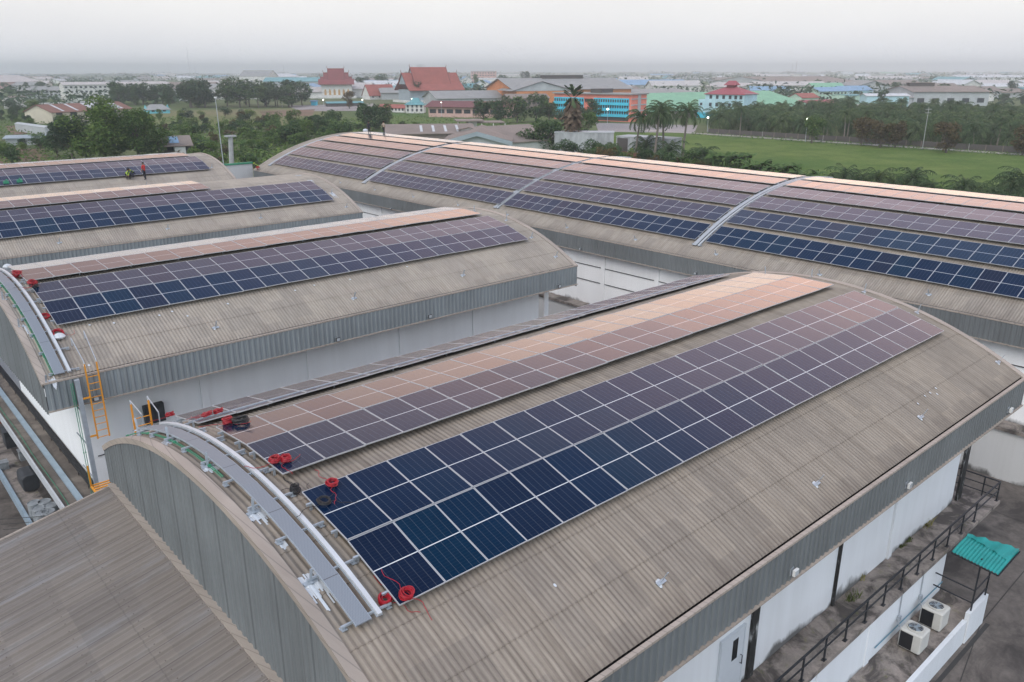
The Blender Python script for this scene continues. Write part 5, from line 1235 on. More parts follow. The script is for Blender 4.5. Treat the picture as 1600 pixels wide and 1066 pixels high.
# school
t, f, ze, zr = hall('sports_hall', 'big grey roofed sports hall with orange front and roof monitor', 'sports hall', (803, 168), (985, 165), 55, 138.5, 122, 'wall_orange', 'roof_grey', monitor=(.36, .72, 1.6), oh=1.5)
m = MB(); zz = height_at(f.P(f.L*.2, -6, 0), 128); m.add([f.P(-3, -6, ze-1), f.P(f.L*.46, -6, ze-1), f.P(f.L*.2, -6, zz)], [(0, 1, 2)]); m.build('gable', 'wall_grey', t)
m = MB(); m.add([f.P(-4, -7, ze-1), f.P(f.L*.2, -7, zz+.3), f.P(f.L*.2, 22, zz+.3), f.P(-4, 22, ze-1), f.P(f.L*.47, -7, ze-1), f.P(f.L*.47, 22, ze-1)], [(0, 1, 2, 3), (1, 4, 5, 2)]); m.build('porch_roof', 'roof_grey', t)
m = MB(); f.box(m, -.5, f.L*.4, -6.2, -.1, 0, ze-1.2); m.build('porch_wall', 'wall_orange', t)
hall('school_wing', 'brown roofed school wing with white columns below the orange hall', 'school wing', (795, 172), (858, 171), 14, 153, 146.5, 'wall_brown', 'roof_brown', win=(9, (.45,), 1.4, 2.2))
hall('workshop', 'wide grey brown workshop roof left of the orange hall', 'workshop', (684, 168), (800, 166), 34, 153, 141.5, 'wall_grey', 'roof_grey', oh=1)
hall('canteen', 'low canteen with thin maroon roof and pink white walls', 'canteen', (670, 183), (792, 185), 16, 166, 158, 'wall_pink', 'wall_maroon', oh=1.6, win=(9, (.35,), 3.2, 1.8))
# apartment block
pa_, pb_, pc_ = on_z(0, 866, 186), on_z(0, 985, 191), on_z(0, 1014, 185)
f = Fr(pa_, pb_); zt = height_at(pb_, 148.5); t = thing('apartment_block', 'four storey block striped bright blue and salmon', 'apartment block', (pa_+pb_)/2); L = f.L; D_ = 13
m = MB(); f.box(m, 0, L, 0, D_, 0, zt); m.build('wall', 'wall_salmon', t)
m = MB(); f.box(m, -.7, L+.7, -1.0, D_+.7, zt+.003, zt+.5); m.build('roof', 'roof_grey', t)
fh = zt/4.6
for x0, x1 in ((-.0, .40), (.53, .975)):
    for k in range(3): m = MB(); z = fh*(1.02+k); f.box(m, L*x0+.02, L*x1, -.9, -.03, z-.55, z+.45); m.build('balcony', 'wall_blue', t)
    m = MB(); f.box(m, L*x0+.03, L*x1-.02, -.35, -.02, fh*.95, fh*4.0); m.build('facade_band', 'wall_blue', t)
    for k in range(3):
        n_ = int((x1-x0)*34)
        windows(f, t, [L*(x0+(x1-x0)*(i+.5)/n_) for i in range(n_)], [fh*(1.28+k)], L*(x1-x0)/n_*.62, fh*.5, -.42)
windows(f, t, [L*(.42+.022*i) for i in range(5)], [fh*3.3], .8, 1.2, -.06)
m = MB(); f.box(m, L*.02, L*.97, -.06, -.01, .3, fh*.75); m.build('ground_floor_front', 'wall_dark', t)
for k in range(4): m = MB(); f.box(m, L+.003, L+.3, -.2, D_+.2, fh*(.9+k)-.25, fh*(.9+k)+.15); m.build('floor_band', 'wall_grey', t)
m = MB(); f.box(m, L+.003, L+.2, D_*.42, D_*.60, 0, zt-.2); m.build('stair_recess', 'wall_grey', t)
m = MB(); f.box(m, L*.45, L*.6, 2, D_-2, zt+.5, zt+2.2); m.build('roof_room', 'wall_dark', t)
hall('factory', 'grey brown low roofed hall right behind the apartment block', 'factory', (990, 166), (1090, 160), 40, 146, 139, 'wall_grey', 'roof_grey')
# near structures beyond the long roof
hall('workshop', 'brown roofed workshop with pale roof strips just beyond the long roof crown', 'workshop', (606, 236), (742, 234), 22, 208, 193.5, 'wall_brown', 'roof_brown')
t0 = bpy.data.objects['workshop.001'] if 'workshop.001' in bpy.data.objects else None
if t0:
    f = Fr(on_z(0, 606, 236), on_z(0, 742, 234)); mid = f.P(f.L/2, 0, 0); ze = height_at(mid, 208); zr = max(ze+.5, height_at(mid+f.n*11, 193.5)); s_ = (zr-ze)/11; m = MB()
    for x in (.38, .52, .66, .80): m.add([f.P(f.L*x, 1.5, ze+1.5*s_+.05), f.P(f.L*x+.7, 1.5, ze+1.5*s_+.05), f.P(f.L*x+.7, 9, zr-2*s_+.05), f.P(f.L*x, 9, zr-2*s_+.05)], [(0, 1, 2, 3)])
    m.build('roof_panel', 'roof_white', t0)
t, f, ze, zr = hall('workshop', 'pale workshop with low blue grey gable edge facing the long roof', 'workshop', (696, 246), (796, 246), 26, 219, 206, 'wall_grey', 'roof_brown', along='y', oh=.8)
m = MB(); q = (f.P(-.8, -.95, ze-.3), f.P(f.L/2, -.95, zr+.1), f.P(f.L+.8, -.95, ze-.3)); d_ = Vector((0, 0, -1.1))
m.add([q[0], q[1], q[2], q[0]+d_, q[1]+d_, q[2]+d_], [(0, 3, 4, 1), (1, 4, 5, 2)]); m.build('fascia', 'wall_bluegrey', t)
hall('workshop', 'wide flat brown roofed workshop beside the dense mango tree', 'workshop', (795, 243), (884, 236), 34, 219, 196, 'wall_white', 'roof_brown', oh=.6)
pf = Fr(on_z(0, 714, 206), on_z(0, 792, 205)); t = thing('carport', 'flat grey roofed open carport on white posts', 'carport', pf.P(pf.L/2, 0, 0)); zc_ = height_at(pf.P(pf.L/2, 0, 0), 190)
m = MB(); pf.box(m, 0, pf.L*.55, 0, 12, zc_, zc_+.35); pf.box(m, pf.L*.3, pf.L, 4, 15, zc_-.8, zc_-.55); m.build('roof', 'roof_brown', t)
for i in range(5):
    m = MB(); x = pf.L*(.03+.235*i); pf.box(m, x-.15, x+.15, .6, .9, 0, zc_ if x < pf.L*.5 else zc_-.8); m.build('post', 'wall_white', t)
m = MB(); pf.box(m, pf.L*.24, pf.L*.42, 3, 9, 0, zc_); m.build('room', 'wall_white', t)
plain('stained_white', (.36, .37, .38), .9, 0, .4, .6, 'Object', (1, 1, .3))
def wallbox(name, label, a, b, top, mat, dep=.4, gaps=()):
    f = Fr(on_z(0, *a), on_z(0, *b)); z = height_at(f.P(f.L/2, 0, 0), top); t = thing(name, label, 'wall', f.P(f.L/2, 0, 0)); m = MB(); f.box(m, 0, f.L, 0, dep, 0, z); m.build('wall', mat, t); m = MB(); f.box(m, -.1, f.L+.1, -.08, dep+.08, z+.003, z+.2); m.build('coping', 'wall_grey', t); return f, z, t
wallbox('shed', 'roofless white shed wall with black stains left of the dead palm', (866, 241), (958, 242), 208, 'stained_white', 6)
f, z, t = wallbox('shed', 'white shed with dark open doorway behind the palms', (962, 246), (1046, 252), 216, 'stained_white', 6)
m = MB(); f.box(m, .3, f.L*.22, -.06, .3, 0, z*.95); m.build('doorway', 'wall_dark', t)
f = Fr(on_z(0, 968, 251), on_z(0, 1002, 254)); t = thing('wooden_fence', 'reddish brown plank fence in front of the white shed', 'fence', f.P(f.L/2, 0, 0)); m = MB(); z = height_at(f.P(0, 0, 0), 236)
n_ = 26
for i in range(n_): f.box(m, f.L*i/n_+.02, f.L*(i+.86)/n_, -.1, -.05, 0, z*R_.uniform(.92, 1.04))
m.build('plank_panel', 'wood', t); m = MB(); f.box(m, 0, f.L, -.04, .03, z*.7, z*.7+.1); f.box(m, 0, f.L, -.04, .03, z*.25, z*.25+.1); m.build('rail', 'wood', t)
# right hand side
hall('green_hall', 'very long warehouse with mint green roof', 'warehouse', (1012, 187), (1262, 176), 55, 168, 144, 'wall_brown', 'roof_mint', oh=1.2)
pa_, pb_ = on_z(0, 1089, 184), on_z(0, 1160, 187); f = Fr(pa_, pb_); L = f.L; zt = height_at(f.P(L/2, 0, 0), 146); t = thing('house', 'three storey pale blue house with red hipped roof and small cupola', 'house', f.P(L/2, 0, 0))
m = MB(); f.box(m, L*.16, L, 0, 12, 0, zt); f.box(m, 0, L*.158, .5, 11, 0, zt*.74); m.build('wall', 'wall_lightblue', t)
m = MB(); f.box(m, -.05, L+.05, -.06, 12.05, 0, zt*.22); m.build('base_band', 'wall_blue', t)
m = MB(); zr = height_at(f.P(L*.58, 6, 0), 135); gable_roof(f, m, L*.16, L, 0, 12, zt, zr, 'x', .6, .25, L*.36); m.build('roof', 'roof_pink', t)
m = MB(); f.box(m, L*.50, L*.66, 4.5, 7.5, zr-.6, zr+1.2); c_ = m.build('cupola', 'roof_temple', t); m = MB(); gable_roof(f, m, L*.49, L*.67, 4.4, 7.6, zr+1.2, zr+2.4, 'x', .8, .15, 1.0); m.build('cupola_roof', 'roof_pink', c_)
for zf in (.50, .80): windows(f, t, [L*k_ for k_ in (.28, .42, .56, .70, .82, .93)], [zt*zf-.2], 1.3, 1.5, -.06)
windows(f, t, [L*.06], [zt*.5], 1.2, 1.2, .44)
hall('house', 'low building with bright crimson roof right of the green hall', 'house', (1262, 174), (1318, 172), 14, 164, 156, 'wall_maroon', 'roof_pink', oh=1)
hall('house', 'crimson roofed shed in front of the other crimson roof', 'shed', (1274, 178), (1326, 177), 8, 168, 162.5, 'wall_maroon', 'roof_pink', oh=.8)
hall('house', 'small orange roofed house above the crimson roofs', 'house', (1252, 166), (1278, 165), 10, 152, 145.5, 'wall_mint', 'roof_red')
hall('house', 'mint green two storey house with pale blue roofs', 'house', (1278, 160), (1322, 159), 12, 142, 136, 'wall_mint', 'roof_blue', win=(8, (.3, .7), 1.4, 1.2))
hall('house', 'blue roofed house behind the mint green house', 'house', (1316, 156), (1362, 155), 14, 141, 134, 'wall_lightblue', 'roof_blue', win=(6, (.5,), 1.6, 1.2))
hall('house', 'square mint green block with flat teal roof', 'house', (1321, 168), (1346, 167), 10, 149, 147.5, 'wall_mint', 'roof_teal', oh=.3)
hall('factory', 'grey factory hall with brown roof band above the plantation', 'factory', (1425, 168), (1542, 168), 40, 143, 134, 'wall_grey', 'roof_brown', oh=1, monitor=(.1, .45, 1.6), win=(5, (.3,), 4, 2.5))
hall('factory', 'smaller grey lean-to hall at the left of the grey factory', 'factory', (1390, 168), (1424, 168), 30, 152, 146, 'wall_grey', 'roof_pale', oh=.8)
hall('shed', 'white roofed low shed before the grey factory', 'shed', (1352, 170), (1418, 170), 10, 149.5, 146, 'wall_lightblue', 'roof_white')
hall('shed', 'beige low roof just above the plantation palms', 'shed', (1322, 178), (1376, 178), 12, 167, 163, 'wall_cream', 'roof_pale', oh=1)
hall('factory', 'huge grey brown roofed factory far behind the green hall', 'factory', (1210, 141), (1345, 139), 110, 129, 119.5, 'wall_grey', 'roof_brown')
hall('factory', 'second broad grey roof left of the huge far factory', 'factory', (1140, 137), (1212, 138), 110, 128.5, 121.5, 'wall_grey', 'roof_grey')
hall('factory', 'long white roofed far factory at the right edge', 'factory', (1500, 128), (1612, 127), 40, 121, 117.5, 'wall_white', 'roof_white')
hall('factory', 'pale far factory row above the grey factory', 'factory', (1340, 128), (1440, 128), 60, 123, 118.5, 'wall_grey', 'roof_pale')
hall('office_block', 'brownish four storey office block behind the temple hall', 'office block', (736, 132), (774, 132), 16, 112, 110.8, 'wall_pink', 'roof_grey', win=(9, (.15, .4, .65, .85), 2, 1.6), oh=.3)
hall('office_block', 'white two storey office in front of the brownish block', 'office block', (748, 142), (785, 142), 14, 123, 122, 'wall_white', 'roof_white', win=(8, (.25, .65), 1.6, 1.4), oh=.3)
hall('tower_block', 'distant grey tower block on the horizon above the temple hall', 'tower block', (652, 115), (660, 115), 30, 100.5, 100.2, 'wall_grey', 'roof_grey', oh=.1, win=(4, (.2, .4, .6, .8), 4, 3))
# far warehouses in the haze
fk = []
for i, (rc, wc_) in enumerate((('roof_white', 'wall_white'), ('roof_grey', 'wall_grey'), ('roof_pale', 'wall_white'), ('roof_teal', 'wall_grey'), ('roof_blue', 'wall_white'), ('roof_brown', 'wall_grey'), ('roof_mint', 'wall_white'))):
    f = Fr(Vector((-1, 10, 0)), Vector((1, 10, 0))); f.a = Vector((-15, 0, 0)); f.L = 30; f.u = Vector((1, 0, 0)); f.n = Vector((0, 1, 0))
    m = MB(); gable_walls(f, m, 0, 30, -9, 9, 5, 8); base_n = len(m.f); gable_roof(f, m, 0, 30, -9, 9, 5, 8, 'x', .8, .3)
    m.m = [0]*base_n+[1]*(len(m.f)-base_n); o = m.build('far_warehouse', [wc_, rc]); fk.append((o.data, rc)); bpy.data.objects.remove(o)
rq = random.Random(21)
lab_ = {'roof_white': 'white roofed', 'roof_grey': 'grey roofed', 'roof_pale': 'beige roofed', 'roof_teal': 'teal roofed', 'roof_blue': 'blue roofed', 'roof_brown': 'brown roofed', 'roof_mint': 'green roofed'}
for i in range(190):
    d_ = 640*math.exp(rq.random()**1.1*1.9); px = rq.uniform(-30, 1630); q = ray(px, 533); q.z = 0; q.normalize(); me, rc = fk[rq.choice((0, 0, 1, 1, 1, 2, 2, 2, 5, 5, 4) if rq.random() < .9 else (3, 4, 6))]
    o = bpy.data.objects.new('far_warehouse', me); COL.objects.link(o); o.location = (q.x*d_, q.y*d_, 0); k_ = rq.uniform(.7, 1.8)
    o.rotation_euler = (0, 0, math.radians(rq.choice((-41.5, 48.5, -30, 60))+rq.uniform(-6, 6))); o.scale = (k_*rq.uniform(.8, 1.8), k_, rq.uniform(.8, 1.5))
    tag(o, f'{lab_[rc]} warehouse far away in the haze of the plain', 'warehouse', f'{lab_[rc]} warehouses in the haze')
# masts, lamps, poles, fence
def mast(px, base_py, top_py, lab, w=.5):
    P = on_z(0, px, base_py); z = height_at(P, top_py); m = MB(); k_ = w
    for sx, sy in ((-1, -1), (1, -1), (1, 1), (-1, 1)): m.beam(P+Vector((sx*k_, sy*k_, 0)), P+Vector((sx*k_*.35, sy*k_*.35, z)), .22*k_)
    n_ = 9
    for i in range(n_):
        a_, b_ = k_*(1-.65*i/n_), k_*(1-.65*(i+1)/n_); za, zb = z*i/n_, z*(i+1)/n_
        for s1, s2 in (((-1, -1), (1, -1)), ((1, -1), (1, 1)), ((1, 1), (-1, 1)), ((-1, 1), (-1, -1))): m.beam(P+Vector((s1[0]*a_, s1[1]*a_, za)), P+Vector((s2[0]*b_, s2[1]*b_, zb)), .12*k_)
    for i in range(3): m.box(P.x-k_, P.x+k_, P.y-k_, P.y+k_, z*(.9-.06*i), z*(.9-.06*i)+.12*k_)
    tag(m.build('lattice_mast', 'wall_grey', at=P), lab, 'mast', 'far lattice masts')
for a_ in ((297, 118, 74, 'tallest thin lattice mast on the left horizon', .9), (265, 118, 98, 'short mast left of the tallest lattice mast', 1.2), (306, 118, 101, 'short mast right of the tallest lattice mast', 1.0), (57, 116, 98.5, 'mast at the far left horizon', 1.6), (444, 117, 102, 'mast on the horizon left of the white temple', 1.6), (1237, 116, 99.5, 'left of two masts on the right horizon', 1.6), (1243, 117, 96, 'right and taller of two masts on the right horizon', 1.8), (404, 116, 103, 'low mast on the horizon above the wooded belt', 1.4)): mast(*a_)
emit('lamp_glow', (1, .93, .8), 14)
def street_lamp(px, py, base, lab, s=.32):
    P = on_z(0, px, base); z = height_at(P, py); t = thing('street_lamp', lab, 'street lamp', P, 'lit lamps on the plain'); m = MB(); m.tube([P, P+Vector((0, 0, z-.1))], [.1, .06], 6); m.beam(P+Vector((0, 0, z-.12)), P-Vector((P.x, P.y, 0)).normalized()*.5+Vector((0, 0, z-.05)), .07); m.build('pole', 'galvanised', t)
    m = MB(); q = P-Vector((P.x, P.y, 0)).normalized()*.55+Vector((0, 0, z)); m.lathe([(0, -s*.8), (s*.7, -s*.5), (s, 0), (s*.6, s*.5), (0, s*.6)], 10, 0, q); m.build('lamp_head', 'lamp_glow', t)
for a_ in ((441, 152.5, 168, 'warm lit lamp before the wooded belt'), (506, 156, 168, 'lit lamp before the white temple'), (567, 156, 170, 'lit lamp at the right end of the blue shelter'), (644, 154.5, 178, 'lit lamp over the teal pavilion', .22), (690, 160, 184, 'lit lamp over the canteen roof', .22), (949, 170.5, 193, 'bright lamp before the blue apartment block', .4), (1105, 184, 206, 'bright lamp at the left end of the plantation', .4), (1258, 186, 222, 'bright lamp over the plantation palms', .36)): street_lamp(*a_)
P = on_z(0, 1441, 234); z = height_at(P, 168); m = MB(); m.tube([P, P+Vector((0, 0, z))], [.11, .07], 7); m.beam(P+Vector((-.9, .4, z-.5)), P+Vector((.9, -.4, z-.5)), .12); m.beam(P+Vector((-.9, .4, z-1.4)), P+Vector((.9, -.4, z-1.4)), .12)
tag(m.build('utility_pole', 'post_concrete', at=P), 'tall utility pole standing in the plantation edge', 'pole')
fc = thing('net_fence', 'low dark net fence between the field road and the plantation', 'fence', ra+nr*6)
m = MB(); a_, b_ = ra+nr*5.6+d0*28, rb+nr*5.6; m.add([Vector((a_.x, a_.y, .05)), Vector((b_.x, b_.y, .05)), Vector((b_.x, b_.y, 1.6)), Vector((a_.x, a_.y, 1.6))], [(0, 1, 2, 3)]); m.build('netting', 'wall_dark', fc)
Lf = (b_-a_).length; n_ = int(Lf/4.2)
for i in range(min(96, n_)):
    q = a_+d0*(i*4.2); m = MB(); m.box(q.x-.07, q.x+.07, q.y-.07, q.y+.07, 0, 1.7); m.build('post', 'wall_brown' if i % 5 else 'post_concrete', fc)

# ------------------------------------------------------------------ people
for n_, c_ in dict(skin=(.23, .12, .075), cloth_dark=(.02, .021, .026), cloth_red=(.46, .03, .03), cloth_vest=(.28, .40, .04), cloth_beige=(.42, .34, .26), cloth_navy=(.022, .028, .05), hair=(.012, .01, .009), cloth_blue=(.03, .13, .3)).items(): plain(n_, c_, .8, 0, .1, 6)
def person(P, face, J, cloth, lab, held=None, helmet=None, vest=None):
    """J: joints in metres, x right, y forward, z up. cloth: bone -> material"""
    E = [('pelvis', 'waist'), ('waist', 'chest'), ('chest', 'neck'), ('neck', 'head'), ('head', 'crown')]
    for s in 'LR': E += [('chest', 'sh'+s), ('sh'+s, 'el'+s), ('el'+s, 'wr'+s), ('wr'+s, 'ha'+s), ('pelvis', 'hip'+s), ('hip'+s, 'kn'+s), ('kn'+s, 'an'+s), ('an'+s, 'to'+s)]
    names = list(J); me = bpy.data.meshes.new('body'); me.from_pydata([J[n] for n in names], [(names.index(a), names.index(b)) for a, b in E], [])
    ob = bpy.data.objects.new('body', me); COL.objects.link(ob); sk = ob.modifiers.new('skin', 'SKIN'); sk.use_smooth_shade = True; ss = ob.modifiers.new('sub', 'SUBSURF'); ss.levels = 1; ss.render_levels = 1
    R0 = dict(pelvis=(.16, .12), waist=(.145, .11), chest=(.17, .12), neck=(.055, .055), head=(.085, .10), crown=(.07, .085), sh=(.062, .062), el=(.045, .045), wr=(.032, .032), ha=(.034, .02), hip=(.095, .1), kn=(.065, .065), an=(.042, .045), to=(.045, .03))
    for i, n in enumerate(names):
        r = R0.get(n) or R0[n[:-1]]; sv = me.skin_vertices[0].data[i]; sv.radius = r; sv.use_root = (n == 'pelvis')
    dg = bpy.context.evaluated_depsgraph_get(); dg.update(); nm = bpy.data.meshes.new_from_object(ob.evaluated_get(dg)); bpy.data.objects.remove(ob)
    mats = ['skin', 'cloth_dark', cloth['top'], cloth['leg'], vest or cloth['top']]
    nm.materials.clear()
    for k_ in mats: nm.materials.append(MATS[k_])
    segs = [(a, b, Vector(J[a]), Vector(J[b])) for a, b in E]
    for p in nm.polygons:
        c_ = p.center
        def dist(q):
            d = q[3]-q[2]; u = max(0, min(1, (c_-q[2]).dot(d)/max(1e-6, d.length_squared))); return (c_-(q[2]+d*u)).length_squared
        best = min(segs, key=dist)
        a, b = best[0], best[1]
        p.material_index = 0 if (b in ('head', 'crown') or b[:2] in ('ha',) or (b[:2] == 'wr' and cloth.get('short'))) else 1 if b[:2] == 'to' else 3 if b[:2] in ('kn', 'an', 'hi') else 4 if (a in ('pelvis', 'waist', 'chest') and b in ('waist', 'chest', 'neck') or b[:2] == 'sh') else 2
    o = bpy.data.objects.new('person', nm); COL.objects.link(o); o.location = P; o.rotation_euler = (0, 0, face); tag(o, lab, 'person', 'workers on the roofs')
    m = MB(); h = Vector(J['crown']); q = Vector(J['head']); c_ = q.lerp(h, .45); ax_ = (h-q).normalized(); n_ = 12; vs = []
    X = ax_.cross(Vector((0, 1, .01))).normalized(); Y = ax_.cross(X)
    for r_, z_ in ((.118, .0), (.122, .05), (.105, .10), (.06, .135), (.0, .145)):
        for k_ in range(n_): t_ = k_*math.tau/n_; vs.append(c_+X*r_*.88*math.cos(t_)+Y*r_*math.sin(t_)-Vector((0, .012, 0))+ax_*z_)
    m.add(vs, [(i*n_+k_, i*n_+(k_+1) % n_, (i+1)*n_+(k_+1) % n_, (i+1)*n_+k_) for i in range(4) for k_ in range(n_)])
    hh = m.build('hair' if not helmet else 'hard_hat', helmet or 'hair', smooth=True); hh.parent = o; hh.location = (0, 0, 0)
    m = MB(); f_ = q+Vector((0, .098, .03)); m.add([f_+Vector((-.014, 0, -.02)), f_+Vector((.014, 0, -.02)), f_+Vector((0, -.004, .02)), f_+Vector((0, .022, -.018))], [(0, 1, 3), (1, 2, 3), (2, 0, 3)])
    m.build('nose', 'skin').parent = o
    m = MB()
    for sx in (-.034, .034): m.box(q.x+sx-.012, q.x+sx+.012, q.y+.085, q.y+.098, q.z+.045, q.z+.057)
    m.box(q.x-.022, q.x+.022, q.y+.085, q.y+.096, q.z-.028, q.z-.02); m.build('face_features', 'hair').parent = o
    m = MB()     # fingers of both hands
    for s in 'LR':
        w_, h_ = Vector(J['wr'+s]), Vector(J['ha'+s]); d = (h_-w_).normalized(); sd = d.cross(Vector((0, 1, .2))).normalized()
        for k_, l in enumerate((.055, .07, .075, .068)): b = h_+sd*(k_-1.5)*.019; m.tube([b, b+d*l*.6, b+d*l+Vector((0, .02, -.01))], [.009, .008, .006], 5)
        b = w_.lerp(h_, .4)+sd*.03; m.tube([b, b+sd*.03+d*.03, b+sd*.035+d*.06], [.011, .009, .007], 5)
    m.build('fingers', 'skin').parent = o
    return o
def stand(**k):
    J = dict(pelvis=(0, 0, .93), waist=(0, 0, 1.08), chest=(0, .0, 1.30), neck=(0, .01, 1.47), head=(0, .03, 1.57), crown=(0, .02, 1.69))
    for s, q in (('L', -1), ('R', 1)):
        J.update({'sh'+s: (q*.19, 0, 1.40), 'el'+s: (q*.25, -.02, 1.13), 'wr'+s: (q*.26, .06, .89), 'ha'+s: (q*.26, .08, .80), 'hip'+s: (q*.09, 0, .88), 'kn'+s: (q*.11, .03, .48), 'an'+s: (q*.12, -.02, .08), 'to'+s: (q*.14, .14, .035)})
    J.update(k); return J
def crouch(**k):
    J = dict(pelvis=(0, -.10, .38), waist=(0, .02, .50), chest=(0, .22, .66), neck=(0, .34, .77), head=(0, .43, .82), crown=(0, .50, .91))
    for s, q in (('L', -1), ('R', 1)):
        J.update({'sh'+s: (q*.18, .26, .70), 'el'+s: (q*.24, .42, .48), 'wr'+s: (q*.16, .58, .28), 'ha'+s: (q*.13, .64, .20), 'hip'+s: (q*.10, -.10, .36), 'kn'+s: (q*.17, .30, .42), 'an'+s: (q*.14, .02, .08), 'to'+s: (q*.15, .18, .035)})
    J.update(k); return J
fa = math.radians(48.5-90)
def foot(A, px, py, off=.03): return on_roof(A, px, py, off)
person(foot(bE, 227, 281), fa+1.2, stand(anL=(-.12, -.16, .08), toL=(-.13, .0, .035), knL=(-.11, .0, .48), elR=(.25, .10, 1.15), wrR=(.18, .30, 1.12), haR=(.16, .38, 1.13)), dict(top='cloth_red', leg='cloth_dark', short=1), 'person standing in a red shirt and dark trousers on the rearmost roof')
person(foot(bE, 201, 281), fa+.4, crouch(), dict(top='cloth_dark', leg='cloth_dark'), 'person crouching low in a yellow vest, left one on the rearmost roof', vest='cloth_vest')
person(foot(bE, 209, 277, RISE), fa+2.6, crouch(), dict(top='cloth_navy', leg='cloth_navy'), 'person in a yellow vest bending over a panel beside the crouching one', vest='cloth_vest')
person(foot(bD, 577, 210), fa+.3, stand(), dict(top='cloth_dark', leg='cloth_dark'), 'person dressed all in black standing on the crown of the long roof')
person(foot(bD, 600, 209.5), fa+.9, stand(elL=(-.30, .05, 1.15), wrL=(-.18, .18, 1.02), haL=(-.12, .22, 1.0)), dict(top='cloth_beige', leg='cloth_dark', short=1), 'person in a beige shirt and dark trousers on the crown of the long roof')
person(foot(bD, 404, 266, .05), fa+2.0, crouch(), dict(top='cloth_dark', leg='cloth_red'), 'person in a bright yellow vest crouching at the far corner of the long roof', vest='cloth_vest', helmet='cloth_vest')
for i, (px, py) in enumerate(((10, 287), (31, 285))):
    P = foot(bE, px, py, RISE); m = MB(); m.box(P.x-.22, P.x+.22, P.y-.12, P.y+.12, P.z, P.z+.22); m.beam(P+Vector((-.2, 0, .22)), P+Vector((.2, 0, .34)), .05)
    m.lathe([(.06, 0), (.05, .16), (.0, .2)], 8, 0, P+Vector((.05, 0, .22))); tag(m.build('tool_bag', 'green_conduit', at=P), ['dark green tool bag on panels at the left edge of the rearmost roof', 'dark green tool bag on panels, second from the left edge, rearmost roof'][i], 'tool bag', 'tool bags on the rearmost roof')
# ------------------------------------------------------------------ camera, light, air
cam = bpy.data.cameras.new('camera'); co = bpy.data.objects.new('camera', cam); COL.objects.link(co)
cam.sensor_width = 36; cam.sensor_fit = 'HORIZONTAL'; cam.lens = CF/1600*36; cam.clip_start = .5; cam.clip_end = 20000
M = Matrix((_r, _u, -_fw)).transposed().to_4x4(); M.translation = CAM; co.matrix_world = M; sc.camera = co
w = bpy.data.worlds.new('World'); sc.world = w; w.use_nodes = True; nt = w.node_tree; nt.nodes.clear()
out = nt.nodes.new('ShaderNodeOutputWorld')
SUN_EL, SUN_AZ = math.radians(48), math.radians(200)      # azimuth measured from +X towards +Y
sky = nt.nodes.new('ShaderNodeTexSky'); sky.sky_type = 'NISHITA'; sky.sun_disc = False
sky.sun_elevation = SUN_EL; sky.sun_rotation = math.radians(90)-SUN_AZ; sky.air_density = 1.5; sky.dust_density = 4; sky.ozone_density = 1
b1 = nt.nodes.new('ShaderNodeBackground'); b1.inputs[1].default_value = .05; nt.links.new(sky.outputs[0], b1.inputs[0])
tc = nt.nodes.new('ShaderNodeTexCoord'); sp = nt.nodes.new('ShaderNodeSeparateXYZ'); nt.links.new(tc.outputs['Generated'], sp.inputs[0])
fr = ramp(nt, sp.outputs[2], [(0, (.88, .91, .97)), (.03, (.84, .85, .89)), (.08, (.84, .825, .845)), (.13, (1.72, 1.22, .90)), (.25, (1.84, 1.09, .75)), (.43, (1.12, .83, .80)), (.62, (1.08, .86, .96)), (.72, (.42, .53, .78)), (1, (.42, .52, .72))])
bk = ramp(nt, sp.outputs[2], [(0, (.98, 1.13, 1.26)), (.3, (1.10, 1.25, 1.42)), (.7, (.62, .72, .9)), (1, (.42, .52, .72))])
dt = N(nt, 'ShaderNodeVectorMath', operation='DOT_PRODUCT'); nt.links.new(tc.outputs['Generated'], dt.inputs[0]); dt.inputs[1].default_value = (_fw.x, _fw.y, 0)
k = ramp(nt, math_(nt, 'MULTIPLY_ADD', dt.outputs['Value'], .5, .5), [(.35, 0), (.75, 1)])
nz = N(nt, 'ShaderNodeTexNoise', Scale=2.0, Detail=5, Roughness=.55); mp = nt.nodes.new('ShaderNodeMapping'); mp.inputs['Scale'].default_value = (1, 1, 4.5)
nt.links.new(tc.outputs['Generated'], mp.inputs[0]); nt.links.new(mp.outputs[0], nz.inputs['Vector'])
dr_ = N(nt, 'ShaderNodeVectorMath', operation='DOT_PRODUCT'); nt.links.new(tc.outputs['Generated'], dr_.inputs[0]); dr_.inputs[1].default_value = (_r0.x, _r0.y, 0)
azf = ramp(nt, math_(nt, 'MULTIPLY_ADD', dr_.outputs['Value'], .5, .5), [(.26, .40), (.42, .70), (.5, .88), (.66, 1.14)])      # the glow is stronger to the right
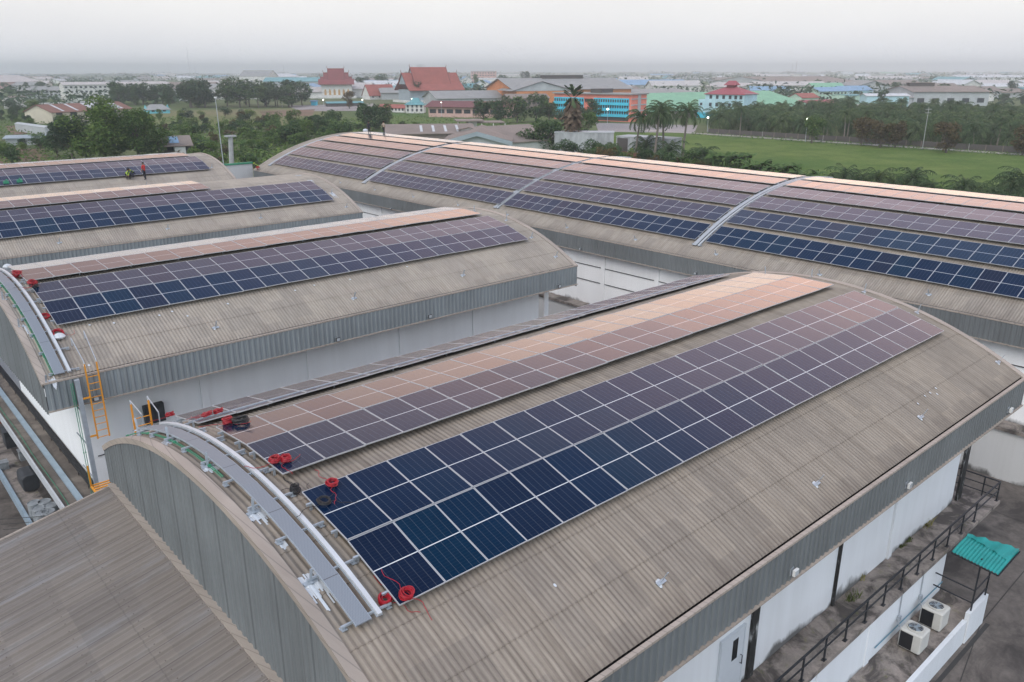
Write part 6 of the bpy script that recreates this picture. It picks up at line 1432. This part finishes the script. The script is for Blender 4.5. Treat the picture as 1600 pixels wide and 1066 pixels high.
fr = mixc(nt, ramp(nt, sp.outputs[2], [(.10, 0), (.18, 1)]), fr, mixc(nt, 1.0, fr, azf, 'MULTIPLY'))
c = mixc(nt, k, bk, fr)
c = mixc(nt, .5, c, ramp(nt, nz.outputs['Fac'], [(.3, (.88, .88, .9)), (.7, (1.1, 1.1, 1.08))]), 'MULTIPLY')
b2 = nt.nodes.new('ShaderNodeBackground'); b2.inputs[1].default_value = 1.0; nt.links.new(c, b2.inputs[0])
ad = nt.nodes.new('ShaderNodeAddShader'); nt.links.new(b1.outputs[0], ad.inputs[0]); nt.links.new(b2.outputs[0], ad.inputs[1]); nt.links.new(ad.outputs[0], out.inputs[0])
su = bpy.data.lights.new('sun', 'SUN'); su.energy = 1.05; su.angle = math.radians(40); su.color = (1, .95, .9)
so = bpy.data.objects.new('sun', su); COL.objects.link(so)
d = Vector((math.cos(SUN_EL)*math.cos(SUN_AZ), math.cos(SUN_EL)*math.sin(SUN_AZ), math.sin(SUN_EL))); so.rotation_euler = d.to_track_quat('Z', 'Y').to_euler(); so.location = (0, 0, 60)
hz = MB(); hz.box(-7000, 7000, -7000, 7000, -2.5, 62)
o = hz.build('haze', 'aluminium'); o.data.materials.clear()
hm = bpy.data.materials.new('haze_air'); hm.use_nodes = True; n2 = hm.node_tree; n2.nodes.clear()
ho = n2.nodes.new('ShaderNodeOutputMaterial'); pv = n2.nodes.new('ShaderNodeVolumePrincipled')
pv.inputs['Color'].default_value = (.76, .885, 1, 1); pv.inputs['Density'].default_value = .00034; pv.inputs['Anisotropy'].default_value = .6
n2.links.new(pv.outputs[0], ho.inputs['Volume']); o.data.materials.append(hm); hm.volume_intersection_method = 'FAST' if hasattr(hm, 'volume_intersection_method') else 'FAST'
tag(o, 'pale grey haze over the whole plain', 'haze', kind='stuff')
sc.cycles.volume_bounces = 2; sc.cycles.max_bounces = 6; sc.cycles.diffuse_bounces = 2; sc.cycles.glossy_bounces = 2; sc.cycles.use_denoising = True
vs = sc.view_settings; vs.view_transform = 'Standard'; vs.look = 'None'; vs.exposure = 0; vs.gamma = 1; vs.use_curve_mapping = False
